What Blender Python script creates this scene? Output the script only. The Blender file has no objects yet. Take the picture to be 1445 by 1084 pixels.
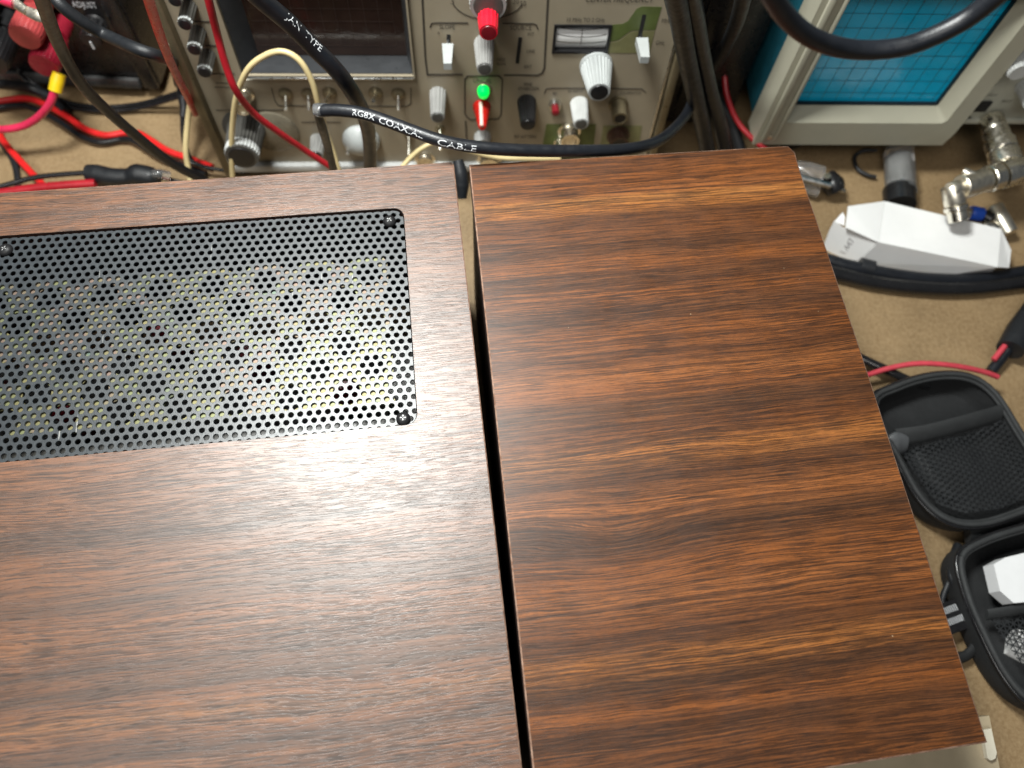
import bpy, bmesh, math, random
from mathutils import Vector, Matrix
from mathutils.geometry import tessellate_polygon
random.seed(7)
scene = bpy.context.scene
COL = scene.collection
# ------------------------------------------------------------------ camera
T = 0.145                      # height of the two cabinet tops above the bench (m)
CAMZ = T + 0.31
CX, CY, F = 722.5, 542.0, 1058.41
R = Matrix(((0.99924206, 0.0, 0.03892692), (-0.01467018, -0.92626831, 0.37657909), (0.03605677, -0.37686473, -0.92556625)))
cam_d = bpy.data.cameras.new('camera'); cam = bpy.data.objects.new('camera', cam_d); COL.objects.link(cam)
cam_d.sensor_width = 36; cam_d.lens = F / 1445 * 36
cam_d.clip_start = 0.01; cam_d.clip_end = 20
m = Matrix.Identity(4)
for i in range(3):
    m[i][0] = R[i][0]; m[i][1] = -R[i][1]; m[i][2] = -R[i][2]
m[2][3] = CAMZ
cam.matrix_world = m
cam_d.dof.use_dof = True; cam_d.dof.focus_distance = 0.335; cam_d.dof.aperture_fstop = 7.2
scene.camera = cam
scene.view_settings.view_transform = 'Standard'; scene.view_settings.look = 'None'
scene.view_settings.exposure = -0.06; scene.view_settings.gamma = 1.0
# ------------------------------------------------------------------ room light
w = bpy.data.worlds.new('World'); scene.world = w; w.use_nodes = True
bg = w.node_tree.nodes['Background']; bg.inputs[0].default_value = (0.86, 0.93, 1.0, 1); bg.inputs[1].default_value = 0.085
def area(name, loc, target, sx, sy, power, color):
    d = bpy.data.lights.new(name, 'AREA'); d.shape = 'RECTANGLE'; d.size = sx; d.size_y = sy; d.energy = power; d.color = color
    o = bpy.data.objects.new(name, d); COL.objects.link(o); o.location = loc
    o.rotation_euler = (Vector(target) - Vector(loc)).to_track_quat('-Z', 'Y').to_euler(); return o
area('bench_lamp', (-0.140, 0.294, 0.66), (-0.05, 0.12, T), 0.14, 0.12, 8.2, (0.98, 1.0, 0.965))
area('ceiling_lamp', (-0.55, -0.75, 1.75), (0.05, 0.30, 0.1), 1.0, 0.45, 14.0, (1.0, 0.965, 0.91))
# ------------------------------------------------------------------ maths helpers
def ray(px, py): return R @ Vector((px - CX, py - CY, F))
CAMP = Vector((0, 0, CAMZ))
def P(px, py, z=0.0):
    r = ray(px, py); return CAMP + r * ((z - CAMZ) / r.z)
def proj(v):
    q = R.transposed() @ (Vector(v) - CAMP); return Vector((CX + F * q.x / q.z, CY + F * q.y / q.z)), q.z
def mm(px, v): return px * proj(v)[1] / F      # pixels -> metres at the depth of v
class Plane:
    """front face of an instrument: o = bottom left, x right, y up the face, n out of the face"""
    def __init__(s, o, ang, tilt):
        s.o = Vector(o); s.x = Vector((math.cos(ang), math.sin(ang), 0)); h = Vector((-math.sin(ang), math.cos(ang), 0))
        s.y = (h * math.sin(tilt) + Vector((0, 0, 1)) * math.cos(tilt)); s.n = s.x.cross(s.y)
    def at(s, px, py, w=0.0):
        r = ray(px, py); t = (s.o + s.n * w - CAMP).dot(s.n) / r.dot(s.n); d = CAMP + r * t - s.o
        return Vector((d.dot(s.x), d.dot(s.y), w))
    def mat(s):
        M = Matrix.Identity(4)
        for i in range(3): M[i][0] = s.x[i]; M[i][1] = s.y[i]; M[i][2] = s.n[i]; M[i][3] = s.o[i]
        return M
    def world(s, l): return s.o + s.x * l[0] + s.y * l[1] + s.n * l[2]
# ------------------------------------------------------------------ materials
def srgb(r, g, b):
    f = lambda c: (c / 255 / 12.92) if c / 255 <= 0.04045 else ((c / 255 + 0.055) / 1.055) ** 2.4
    return (f(r), f(g), f(b))
class N:
    def __init__(s, name):
        s.m = bpy.data.materials.new(name); s.m.use_nodes = True; s.t = s.m.node_tree; s.b = s.t.nodes['Principled BSDF']
        s.tc = s.t.nodes.new('ShaderNodeTexCoord')
    def new(s, ty, **k):
        n = s.t.nodes.new(ty)
        for a, v in k.items(): setattr(n, a, v)
        return n
    def ln(s, a, b): s.t.links.new(a, b)
    def mapping(s, sc, loc=(0, 0, 0), src=None):
        n = s.new('ShaderNodeMapping'); n.inputs['Scale'].default_value = sc; n.inputs['Location'].default_value = loc
        s.ln(src or s.tc.outputs['Object'], n.inputs[0]); return n.outputs[0]
    def noise(s, vec, scale, detail=4, rough=.55, dist=0.0):
        n = s.new('ShaderNodeTexNoise'); n.inputs['Scale'].default_value = scale; n.inputs['Detail'].default_value = detail
        n.inputs['Roughness'].default_value = rough; n.inputs['Distortion'].default_value = dist
        s.ln(vec, n.inputs['Vector']); return n.outputs[0]
    def rng(s, v, a, b, c, d, clamp=True):
        n = s.new('ShaderNodeMapRange'); n.clamp = clamp
        for i, x in enumerate((a, b, c, d)): n.inputs[i + 1].default_value = x
        s.ln(v, n.inputs[0]); return n.outputs[0]
    def math(s, op, a, b=None, c=None):
        n = s.new('ShaderNodeMath', operation=op)
        for i, v in enumerate((a, b, c)):
            if v is None: continue
            if isinstance(v, (int, float)): n.inputs[i].default_value = v
            else: s.ln(v, n.inputs[i])
        return n.outputs[0]
    def mix(s, f, a, b, blend='MIX'):
        n = s.new('ShaderNodeMix', data_type='RGBA', blend_type=blend)
        for i, v in ((0, f), (6, a), (7, b)):
            if isinstance(v, (int, float)): n.inputs[i].default_value = v
            elif isinstance(v, tuple): n.inputs[i].default_value = (*v[:3], 1)
            else: s.ln(v, n.inputs[i])
        return n.outputs[2]
    def bump(s, h, strength, dist):
        n = s.new('ShaderNodeBump'); n.inputs['Strength'].default_value = strength; n.inputs['Distance'].default_value = dist
        s.ln(h, n.inputs['Height']); s.ln(n.outputs[0], s.b.inputs['Normal'])
def plain(name, col, rough=.5, metal=0.0, var=.18, scale=90, bump=0.0, spec=.5, bscale=900, **k):
    n = N(name); v = n.noise(n.tc.outputs['Object'], scale, 5, .6)
    f = n.rng(v, .3, .7, 0, 1)
    dark = tuple(c * (1 - var) for c in col); lite = tuple(min(1, c * (1 + var)) for c in col)
    n.ln(n.mix(f, dark, lite), n.b.inputs['Base Color'])
    n.b.inputs['Metallic'].default_value = metal; n.b.inputs['Specular IOR Level'].default_value = spec
    v2 = n.noise(n.tc.outputs['Object'], scale * 3, 3)
    n.ln(n.rng(v2, .3, .7, max(0.02, rough - .08), min(1, rough + .1)), n.b.inputs['Roughness'])
    if bump: n.bump(n.noise(n.tc.outputs['Object'], bscale, 3), bump, .0004)
    for a, x in k.items():
        if a == 'emit': n.b.inputs['Emission Color'].default_value = (*x[0], 1); n.b.inputs['Emission Strength'].default_value = x[1]
        if a == 'glass': n.b.inputs['Transmission Weight'].default_value = x
        if a == 'coat': n.b.inputs['Coat Weight'].default_value = x; n.b.inputs['Coat Roughness'].default_value = .12
    return n.m
def wood(name, stops, seed, vlen, rough, tint=(1, 1, 1), dark=1.0, strk=1.0, wav=.012, emb=.00010, lx=1.0, eye=None, coat=.3, fine=1.0, mott=.8, spec=.6, rd=1.0):
    n = N(name); tc = n.tc.outputs['Object']
    sep = n.new('ShaderNodeSeparateXYZ'); n.ln(tc, sep.inputs[0]); X, Y = sep.outputs[0], sep.outputs[1]
    w1 = n.noise(n.mapping((7, 30, 1), (seed, seed * .7, 0)), 1, 2, .5)
    w2 = n.noise(n.mapping((20, 170, 1), (seed * 2, 3, 0)), 1, 3, .6)
    w3 = n.noise(n.mapping((110, 600, 1), (seed, 9, 0)), 1, 2, .6)
    dv = n.math('ADD', n.math('MULTIPLY', n.math('SUBTRACT', w1, .5), wav), n.math('MULTIPLY', n.math('SUBTRACT', w2, .5), .0030))
    dv = n.math('ADD', dv, n.math('MULTIPLY', n.math('SUBTRACT', w3, .5), .0006))
    if eye is not None:      # an eye in the figure: the grain dips round it
        ux = n.math('DIVIDE', n.math('SUBTRACT', X, eye[0]), .026); uy = n.math('DIVIDE', n.math('SUBTRACT', Y, eye[1] + .004), .013)
        ga_ = n.math('POWER', 2.718, n.math('MULTIPLY', n.math('ADD', n.math('MULTIPLY', ux, ux), n.math('MULTIPLY', uy, uy)), -1.0))
        dv = n.math('ADD', dv, n.math('MULTIPLY', ga_, .0055))
    V = n.math('ADD', Y, dv)
    rp = n.new('ShaderNodeValToRGB'); rp.color_ramp.interpolation = 'EASE'
    n.ln(n.math('DIVIDE', V, vlen), rp.inputs[0])
    els = rp.color_ramp.elements
    for i, (p, c) in enumerate(stops):
        e = els[i] if i < 2 else els.new(p)
        e.position = p; e.color = (*c, 1)
    col = rp.outputs[0]
    cmb = n.new('ShaderNodeCombineXYZ'); n.ln(X, cmb.inputs[0]); n.ln(V, cmb.inputs[1]); cw = cmb.outputs[0]
    # soft streaks, then crisp short fibre dashes, following the bands
    s1 = n.noise(n.mapping((13 * lx, 400 * fine, 1), (seed * 3, 0, 0), cw), 1, 4, .6)
    col = n.mix(n.rng(s1, .48, .57, 0, .62 * strk), col, tuple(a * b for a, b in zip((.045, .021, .012), tint)))
    s2 = n.noise(n.mapping((14 * lx, 470 * fine, 1), (seed * 5, 2, 0), cw), 1, 3, .6)
    col = n.mix(n.rng(s2, .5, .68, 0, .32), col, tuple(a * b for a, b in zip((.36, .155, .055), tint)))
    dens = n.rng(n.noise(n.mapping((7, 60, 1), (seed, 5, 0), cw), 1, 3, .6), .35, .65, .03, -.05, False)
    s3 = n.noise(n.mapping((85 * lx, 1150 * fine, 1), (0, seed, 0), cw), 1, 3, .6)
    col = n.mix(n.rng(n.math('SUBTRACT', s3, dens), .50, .59, 0, .66 * strk), col, (.028, .014, .008))
    dash = n.rng(n.math('SUBTRACT', s3, dens), .50, .59, 0, 1)
    s4 = n.noise(n.mapping((190 * lx, 2000, 1), (seed, 4, 0), cw), 1, 2, .5)
    pore = n.rng(n.math('SUBTRACT', s4, dens), .53, .60, 0, 1)
    col = n.mix(n.math('MULTIPLY', pore, .55), col, (.017, .010, .008))
    s5 = n.noise(n.mapping((420, 1500, 1), (seed, 11, 0), cw), 1, 3, .7)
    col = n.mix(n.rng(s5, .38, .66, 0.0, mott), col, n.mix(1.0, col, (1.42, 1.34, 1.25), 'MULTIPLY'))
    # lint and dust
    vo = n.new('ShaderNodeTexVoronoi'); vo.inputs['Scale'].default_value = 75; n.ln(tc, vo.inputs['Vector'])
    dn = n.math('MULTIPLY', n.rng(vo.outputs['Distance'], .018, .03, 1, 0), n.rng(n.noise(tc, 22, 1), .56, .58, 0, .55))
    col = n.mix(dn, col, (.6, .55, .48))
    col = n.mix(1.0, col, (dark * rd, dark * .95, dark * .68), 'MULTIPLY')
    n.ln(col, n.b.inputs['Base Color'])
    rr = n.noise(tc, 60, 5, .7)
    n.ln(n.rng(rr, .3, .7, rough - .05, rough + .07), n.b.inputs['Roughness'])
    n.b.inputs['Specular IOR Level'].default_value = spec; n.ln(n.math('MULTIPLY', n.math('SUBTRACT', 1.0, n.math('MAXIMUM', n.math('MULTIPLY', pore, .4), n.math('MULTIPLY', dash, .25))), coat), n.b.inputs['Coat Weight']); n.b.inputs['Coat Roughness'].default_value = .41; n.b.inputs['Coat IOR'].default_value = 1.6
    e1 = n.noise(n.mapping((230, 1100, 1), (1, seed, 0)), 1, 3, .7); e2 = n.noise(tc, 1300, 2, .5)
    h = n.math('ADD', n.math('ADD', n.math('MULTIPLY', e1, .8), n.math('MULTIPLY', e2, .35)), n.math('MULTIPLY', pore, -.5))
    n.bump(h, .6, emb); n.ln(n.b.inputs['Normal'].links[0].from_socket, n.b.inputs['Coat Normal'])
    return n.m
# ------------------------------------------------------------------ mesh helpers
def link(name, me, mats, parent=None, smooth=35):
    o = bpy.data.objects.new(name, me); COL.objects.link(o)
    for x in (mats if isinstance(mats, (list, tuple)) else [mats]): me.materials.append(x)
    if smooth:
        for p in me.polygons: p.use_smooth = True
        me.set_sharp_from_angle(angle=math.radians(smooth))
    if parent is not None: o.parent = parent
    return o
def tag(o, label=None, cat=None, group=None, kind=None):
    if label: o['label'] = label
    if cat: o['category'] = cat
    if group: o['group'] = group
    if kind: o['kind'] = kind
    return o
def thing(name, label, cat, M=None, group=None):
    o = bpy.data.objects.new(name, None); COL.objects.link(o); o.empty_display_size = .02
    if M is not None: o.matrix_world = M
    return tag(o, label, cat, group)
class MB:
    def __init__(s): s.v = []; s.f = []; s.mi = []
    def add(s, vs, fs, mi=0):
        k = len(s.v); s.v += [tuple(x) for x in vs]; s.f += [tuple(i + k for i in f) for f in fs]; s.mi += [mi] * len(fs); return s
    def bm(s, bm, mi=0):
        bm.verts.ensure_lookup_table(); bm.verts.index_update()
        s.add([v.co for v in bm.verts], [[v.index for v in f.verts] for f in bm.faces], mi); bm.free(); return s
    def box(s, a, b, bev=0.0, M=None, mi=0, seg=2):
        bm = bmesh.new(); bmesh.ops.create_cube(bm, size=1)
        a = Vector(a); b = Vector(b)
        for v in bm.verts: v.co = Vector([(a[i] + b[i]) / 2 + v.co[i] * (b[i] - a[i]) for i in range(3)])
        if bev: bmesh.ops.bevel(bm, geom=bm.edges[:], offset=bev, segments=seg, affect='EDGES', profile=.5)
        if M is not None: bm.transform(M)
        return s.bm(bm, mi)
    def lathe(s, prof, M=None, n=24, flute=0.0, nf=0, mi=0, capa=True, capb=True):
        vs = []; fs = []
        for (r, z, *fl) in prof:
            for k in range(n):
                a = 2 * math.pi * k / n; rr = r
                if nf and (not fl or fl[0]): rr = r * (1 - flute * (k % 2))
                vs.append(Vector((rr * math.cos(a), rr * math.sin(a), z)))
        for i in range(len(prof) - 1):
            for k in range(n):
                k2 = (k + 1) % n; fs.append((i * n + k, i * n + k2, (i + 1) * n + k2, (i + 1) * n + k))
        if capa: fs.append(tuple(range(n))[::-1])
        if capb: fs.append(tuple((len(prof) - 1) * n + k for k in range(n)))
        if M is not None: vs = [M @ v for v in vs]
        return s.add(vs, fs, mi)
    def prism(s, outer, holes, z0, z1, mi=0, bottom=True):
        """polygon in xy (with holes) from z0 to z1 (top)"""
        loops = [[Vector((p[0], p[1], 0)) for p in lp] for lp in [outer] + list(holes)]
        tris = tessellate_polygon(loops); flat = [p for lp in loops for p in lp]; n = len(flat)
        vs = [Vector((p.x, p.y, z1)) for p in flat] + [Vector((p.x, p.y, z0)) for p in flat]
        fs = []
        for t in tris:
            a, b, c = [flat[i] for i in t]
            up = (b - a).cross(c - a).z > 0; t = tuple(t) if up else tuple(t)[::-1]
            fs.append(t)
            if bottom: fs.append(tuple(i + n for i in t[::-1]))
        k = 0
        for li, lp in enumerate(loops):
            m_ = len(lp); ar = sum(lp[i].x * lp[(i + 1) % m_].y - lp[(i + 1) % m_].x * lp[i].y for i in range(m_))
            out = (ar > 0) if li == 0 else (ar < 0)
            for i in range(m_):
                a = k + i; b = k + (i + 1) % m_
                fs.append((b, a, a + n, b + n) if out else (a, b, b + n, a + n))
            k += m_
        return s.add(vs, fs, mi)
    def tube(s, pts, r, n=10, close=True, mi=0, sub=6, flat=1.0):
        path, rad = spline(pts, r, sub); fr = frames(path); vs = []; fs = []
        for i, p in enumerate(path):
            t, nn, bb = fr[i]
            for k in range(n):
                a = 2 * math.pi * k / n; vs.append(p + nn * (math.cos(a) * rad[i]) + bb * (math.sin(a) * rad[i] * flat))
        for i in range(len(path) - 1):
            for k in range(n):
                k2 = (k + 1) % n; fs.append((i * n + k, (i + 1) * n + k, (i + 1) * n + k2, i * n + k2)[::-1])
        if close: fs.append(tuple(range(n))); fs.append(tuple((len(path) - 1) * n + k for k in range(n))[::-1])
        return s.add(vs, fs, mi)
    def mesh(s, name):
        me = bpy.data.meshes.new(name); me.from_pydata(s.v, [], s.f); me.validate(); me.update()
        bm = bmesh.new(); bm.from_mesh(me); bmesh.ops.recalc_face_normals(bm, faces=bm.faces[:]) if len(s.f) < 6000 else None
        bm.to_mesh(me); bm.free()
        if max(s.mi or [0]):
            for p, i in zip(me.polygons, s.mi): p.material_index = i
        return me
    def build(s, name, mats, parent=None, smooth=35): return link(name, s.mesh(name), mats, parent, smooth)
def spline(pts, r, sub=6):
    p = [Vector(q) for q in pts]; rs = r if isinstance(r, (list, tuple)) else [r] * len(p)
    p = [p[0] * 2 - p[1]] + p + [p[-1] * 2 - p[-2]]; rs = [rs[0]] + list(rs) + [rs[-1]]
    out = []; ro = []
    for i in range(1, len(p) - 2):
        for j in range(sub):
            t = j / sub; a, b, c, d = p[i - 1:i + 3]
            out.append(.5 * ((2 * b) + (c - a) * t + (2 * a - 5 * b + 4 * c - d) * t * t + (3 * b - a - 3 * c + d) * t ** 3))
            ro.append(rs[i] * (1 - t) + rs[i + 1] * t)
    out.append(p[-2]); ro.append(rs[-2]); return out, ro
def frames(path):
    res = []; t0 = (path[1] - path[0]).normalized(); n = t0.orthogonal().normalized()
    for i, q in enumerate(path):
        t = (path[min(i + 1, len(path) - 1)] - path[max(i - 1, 0)]).normalized()
        n = (n - t * n.dot(t)).normalized(); res.append((t, n, t.cross(n)))
    return res
def text_geo(body, size, align='CENTER'):
    c = bpy.data.curves.new('text', 'FONT'); c.body = body; c.size = size; c.align_x = align; c.align_y = 'CENTER'; c.resolution_u = 2
    o = bpy.data.objects.new('text', c); COL.objects.link(o)
    dg = bpy.context.evaluated_depsgraph_get(); me = bpy.data.meshes.new_from_object(o.evaluated_get(dg))
    vs = [v.co.copy() for v in me.vertices]; fs = [tuple(p.vertices) for p in me.polygons]
    bpy.data.objects.remove(o); bpy.data.curves.remove(c); bpy.data.meshes.remove(me); return vs, fs
# ------------------------------------------------------------------ material library
M = {}
M['bench'] = None
def bench_mat():
    n = N('fibreboard'); tc = n.tc.outputs['Object']
    c = n.mix(n.rng(n.noise(tc, 28, 6, .65), .3, .7, 0, 1), (.17, .108, .050), (.29, .195, .098))
    c = n.mix(n.rng(n.noise(tc, 9, 5, .7), .45, .62, 0, .45), c, (.19, .115, .05))
    c = n.mix(n.rng(n.noise(tc, 420, 4, .7), .35, .7, 0, .6), c, (.40, .29, .16))
    c = n.mix(n.rng(n.noise(tc, 90, 3, .7), .6, .72, 0, .5), c, (.20, .135, .07))
    vo = n.new('ShaderNodeTexVoronoi'); vo.inputs['Scale'].default_value = 55; n.ln(tc, vo.inputs['Vector'])
    c = n.mix(n.math('MULTIPLY', n.rng(vo.outputs['Distance'], .03, .06, 1, 0), n.rng(n.noise(tc, 17, 1), .52, .56, 0, .8)), c, (.09, .05, .03))
    n.ln(c, n.b.inputs['Base Color']); n.b.inputs['Roughness'].default_value = .55
    n.bump(n.noise(tc, 700, 4, .7), .35, .0004); return n.m
M['bench'] = bench_mat()
M['black'] = plain('black_cable_jacket', (.009, .0105, .014), .36, bump=.25, bscale=1400)
M['black2'] = plain('black_rubber', (.012, .0135, .016), .45, bump=.3, bscale=1500)
M['gloss'] = plain('glossy_black_wire', (.012, .012, .013), .2)
M['red'] = plain('red_wire', (.68, .018, .018), .32, bump=.1)
M['red2'] = plain('dark_red_wire', (.36, .012, .02), .35)
M['pink'] = plain('pink_wire', (.66, .03, .09), .3)
M['rose'] = plain('faded_red_wire', (.50, .05, .07), .4)
M['cream'] = plain('cream_wire', (.62, .50, .26), .35, var=.1)
M['tan'] = plain('analyzer_paint', (.275, .235, .168), .42, var=.1, scale=14, bump=.05)
M['tan_edge'] = plain('olive_metal_trim', (.17, .14, .085), .35, metal=.4)
M['alu'] = plain('bare_aluminium', (.62, .62, .60), .3, metal=1.0)
M['chrome'] = plain('nickel_plate', (.86, .82, .72), .26, metal=1.0, var=.1)
M['zinc'] = plain('dull_nickel', (.78, .73, .62), .38, metal=1.0, var=.2, scale=300)
M['white'] = plain('white_plastic', (.38, .40, .395), .35, var=.06)
M['card'] = plain('white_card', (.80, .80, .79), .6, var=.04, scale=30)
M['grey'] = plain('grey_plastic', (.27, .27, .26), .38, var=.1)
M['lgrey'] = plain('pale_grey_plastic', (.46, .47, .46), .38, var=.1)
M['dgrey'] = plain('charcoal_plastic', (.07, .068, .062), .4)
M['blk'] = plain('black_plastic', (.012, .012, .013), .35)
M['void'] = plain('dark_cavity', (.006, .006, .006), .8)
M['redk'] = plain('red_knob_plastic', (.62, .012, .03), .25)
M['redd'] = plain('dark_red_insert', (.17, .008, .014), .35)
M['redp'] = plain('red_binding_post', (.43, .06, .06), .35)
M['redlow'] = plain('deep_red_binding_post', (.27, .012, .028), .3)
M['yellow'] = plain('yellow_sleeve', (.75, .50, .01), .35)
M['ink'] = plain('dark_print', (.045, .038, .028), .6)
M['inkw'] = plain('white_print', (.62, .64, .66), .5)
M['green'] = plain('green_print', (.085, .11, .03), .45)
M['olive'] = plain('olive_print', (.17, .165, .075), .45)
M['led'] = plain('lit_green_lens', (.0, .5, .08), .2, emit=((0.0, 1.0, .09), .85))
M['redp2'] = plain('translucent_red_pointer', (.45, .012, .008), .2)
M['glow'] = plain('red_white_line', (.85, .55, .5), .3)
M['glass'] = plain('brown_tube_glass', (.030, .017, .013), .16)
M['beige'] = plain('scope_bezel_plastic', (.40, .385, .30), .45, var=.07, scale=25, bump=.12)
M['putty'] = plain('scope_panel_paint', (.44, .44, .37), .5, var=.08)
M['teal'] = plain('teal_case_paint', (.012, .10, .14), .4, var=.25, bump=.4, bscale=500)
M['bbp'] = plain('black_case_paint', (.011, .011, .012), .3, var=.3, bump=.05)
M['mesh'] = plain('black_netting', (.022, .024, .026), .6)
M['felt'] = plain('black_pouch_fabric', (.012, .013, .014), .8, bump=.6, bscale=900)
M['band'] = plain('grey_elastic_band', (.028, .030, .031), .7, bump=.5, bscale=1200)
M['clear'] = plain('clear_plastic', (.85, .87, .88), .12, glass=.9)
M['blue'] = plain('blue_band', (.02, .10, .60), .35)
M['scr'] = plain('black_oxide', (.012, .012, .013), .5, spec=.25)
M['dgm'] = plain('worn_screw_metal', (.30, .30, .30), .45, metal=.8)
M['grill'] = None
def grille_mat():
    n = N('black_grille_paint'); tc = n.tc.outputs['Object']
    c = n.mix(n.rng(n.noise(tc, 300, 4), .3, .7, 0, 1), (.013, .017, .021), (.024, .030, .035))
    w_ = n.new('ShaderNodeTexNoise'); w_.inputs['Scale'].default_value = 1; w_.inputs['Detail'].default_value = 1
    mp = n.new('ShaderNodeMapping'); mp.inputs['Rotation'].default_value = (0, 0, .9); mp.inputs['Scale'].default_value = (700, 40, 1); n.ln(tc, mp.inputs[0]); n.ln(mp.outputs[0], w_.inputs['Vector'])
    c = n.mix(n.math('MULTIPLY', n.rng(w_.outputs[0], .755, .77, 0, .6), n.rng(n.noise(tc, 30, 1), .5, .55, 0, 1)), c, (.35, .35, .33))
    n.ln(c, n.b.inputs['Base Color']); n.ln(n.rng(n.noise(tc, 500, 4, .7), .3, .7, .37, .46), n.b.inputs['Roughness'])
    n.b.inputs['Specular IOR Level'].default_value = .75
    n.bump(n.noise(tc, 1500, 2), .2, .0002); return n.m
M['grill'] = grille_mat()
def chromate():
    n = N('yellow_zinc_plate'); tc = n.tc.outputs['Object']
    f = n.noise(tc, 38, 3, .6)
    rp = n.new('ShaderNodeValToRGB'); n.ln(f, rp.inputs[0]); e = rp.color_ramp.elements
    e[0].position = .3; e[0].color = (.55, .62, .40, 1); e[1].position = .75; e[1].color = (.40, .58, .50, 1)
    for p, c in ((.42, (.74, .62, .28)), (.5, (.66, .70, .34)), (.57, (.76, .50, .42)), (.66, (.72, .66, .30))):
        x = e.new(p); x.color = (*c, 1)
    n.ln(n.mix(1.0, rp.outputs[0], (.21, .215, .21), 'MULTIPLY'), n.b.inputs['Base Color']); n.b.inputs['Metallic'].default_value = .55; n.b.inputs['Roughness'].default_value = .5
    return n.m
M['chromate'] = chromate()
def screen_mat():
    n = plain('turquoise_screen_filter', (.004, .47, .78), .16, var=.10, scale=20); return n
M['screen'] = screen_mat()
# ------------------------------------------------------------------ bench (the setting)
mb = MB(); g = 24
mb.box((-1.6, -.9, -.03), (1.6, 1.3, 0), 0)
tag(mb.build('bench', M['bench']), kind='structure')
mb = MB().box((-1.6, 1.305, -.9), (1.6, 1.36, 1.6))
tag(mb.build('wall', plain('wall_paint', (.20, .18, .15), .8)), kind='structure')

# ------------------------------------------------------------------ the two cabinets
D1 = (.055, .030, .018); D2 = (.085, .040, .020); MD = (.155, .064, .024); RD = (.215, .086, .028); OR = (.33, .15, .05); OB = (.27, .115, .042); LT = (.42, .21, .075)
def band_stops(bands, o, ang, vlen):
    st = []
    for px, py, c in bands:
        w_ = P(px, py, T) - o; v = -w_.x * math.sin(ang) + w_.y * math.cos(ang); st.append((max(0.0, min(1.0, v / vlen)), c))
    st.sort(); return st
angR = math.radians(5.9); oR = P(759, 1153, T); oR.z = 0
bandsR = [(900, 228, MD), (900, 250, RD), (900, 268, OB), (900, 279, LT), (900, 293, OR), (900, 304, D2), (900, 325, MD), (900, 350, D2), (900, 372, RD), (900, 392, D2), (900, 415, RD), (900, 440, D2), (900, 470, RD),
          (900, 500, MD), (900, 530, OB), (900, 548, RD), (900, 575, D1), (900, 610, MD), (900, 643, OR), (900, 670, D2), (900, 708, OB), (900, 745, D1), (900, 800, RD), (900, 845, OB), (900, 880, MD), (900, 905, D2), (900, 938, OR), (900, 970, D1), (900, 1005, RD), (900, 1040, D2), (900, 1070, MD)]
angL = math.radians(5.5); oL = P(745, 1158, T); oL.z = 0
c_ = lambda a: tuple(.72 * x + .28 * y for x, y in zip(a, (.140, .066, .034)))
bandsL = [(350, 255, RD), (350, 275, MD), (350, 300, RD), (350, 420, MD), (350, 640, RD), (350, 670, MD), (350, 700, RD), (350, 735, D2), (350, 760, MD), (350, 780, RD), (350, 800, MD), (350, 830, D2), (350, 850, RD), (350, 880, OB), (350, 905, RD), (350, 925, D2), (350, 942, MD), (350, 955, D1), (350, 975, RD), (350, 1000, OR), (350, 1022, RD), (350, 1045, D2), (350, 1065, OB), (350, 1080, RD)]
MRq = (Matrix.Translation(oR) @ Matrix.Rotation(angR, 4, 'Z')).inverted()
WR = wood('walnut_laminate', band_stops([(a, b, tuple(.72 * x + .28 * y for x, y in zip(c, (.145, .062, .025))) if c in (D1, D2, MD) else c) for a, b, c in bandsR], oR, angR, .30), 3.1, .30, .42, dark=.61, emb=.000035, lx=.36, wav=.006, fine=1.55, coat=.1, spec=.42, rd=1.17, eye=(MRq @ P(872, 772, T)).xy)
WL = wood('rosewood_laminate', band_stops([(a, b, c_(c)) for a, b, c in bandsL], oL, angL, .30), 7.7, .30, .47, dark=.62, strk=.95, emb=.00008, coat=.88, mott=.6, lx=.48, fine=1.35, rd=1.12)
def edge_mat(name, a, b):
    n = N(name); tc = n.tc.outputs['Object']
    n.ln(n.mix(n.rng(n.noise(tc, 260, 4, .7), .36, .66, 0, 1), a, b), n.b.inputs['Base Color']); n.b.inputs['Roughness'].default_value = .6
    n.bump(n.noise(tc, 900, 3), .5, .0004); return n.m
EL = edge_mat('worn_highlit_edge', (.16, .08, .05), (.34, .22, .16))  # worn edge, its pale colour also carries the edge highlight
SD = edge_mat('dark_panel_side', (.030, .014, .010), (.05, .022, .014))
def frame_at(o, ang):
    return Matrix.Translation(o) @ Matrix.Rotation(ang, 4, 'Z')
def loc(Mi, px, py, z=T):
    return Mi @ P(px, py, z)
def rrect(x0, y0, x1, y1, r, n=6):
    out = []
    for cx, cy, a0 in ((x1 - r, y1 - r, 0), (x0 + r, y1 - r, 90), (x0 + r, y0 + r, 180), (x1 - r, y0 + r, 270)):
        for k in range(n + 1):
            a = math.radians(a0 + 90 * k / n); out.append((cx + r * math.cos(a), cy + r * math.sin(a)))
    return out
def inset_poly(poly, d):
    n_ = len(poly); out = []
    for i in range(n_):
        p0, p1, p2 = Vector(poly[i - 1]), Vector(poly[i]), Vector(poly[(i + 1) % n_])
        a = (p1 - p0).normalized(); b = (p2 - p1).normalized(); na = Vector((-a.y, a.x)); nb = Vector((-b.y, b.x))
        k = (na + nb); k = k / max(.3, k.length_squared) * 2; out.append(p1 + k * d)
    return out
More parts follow.
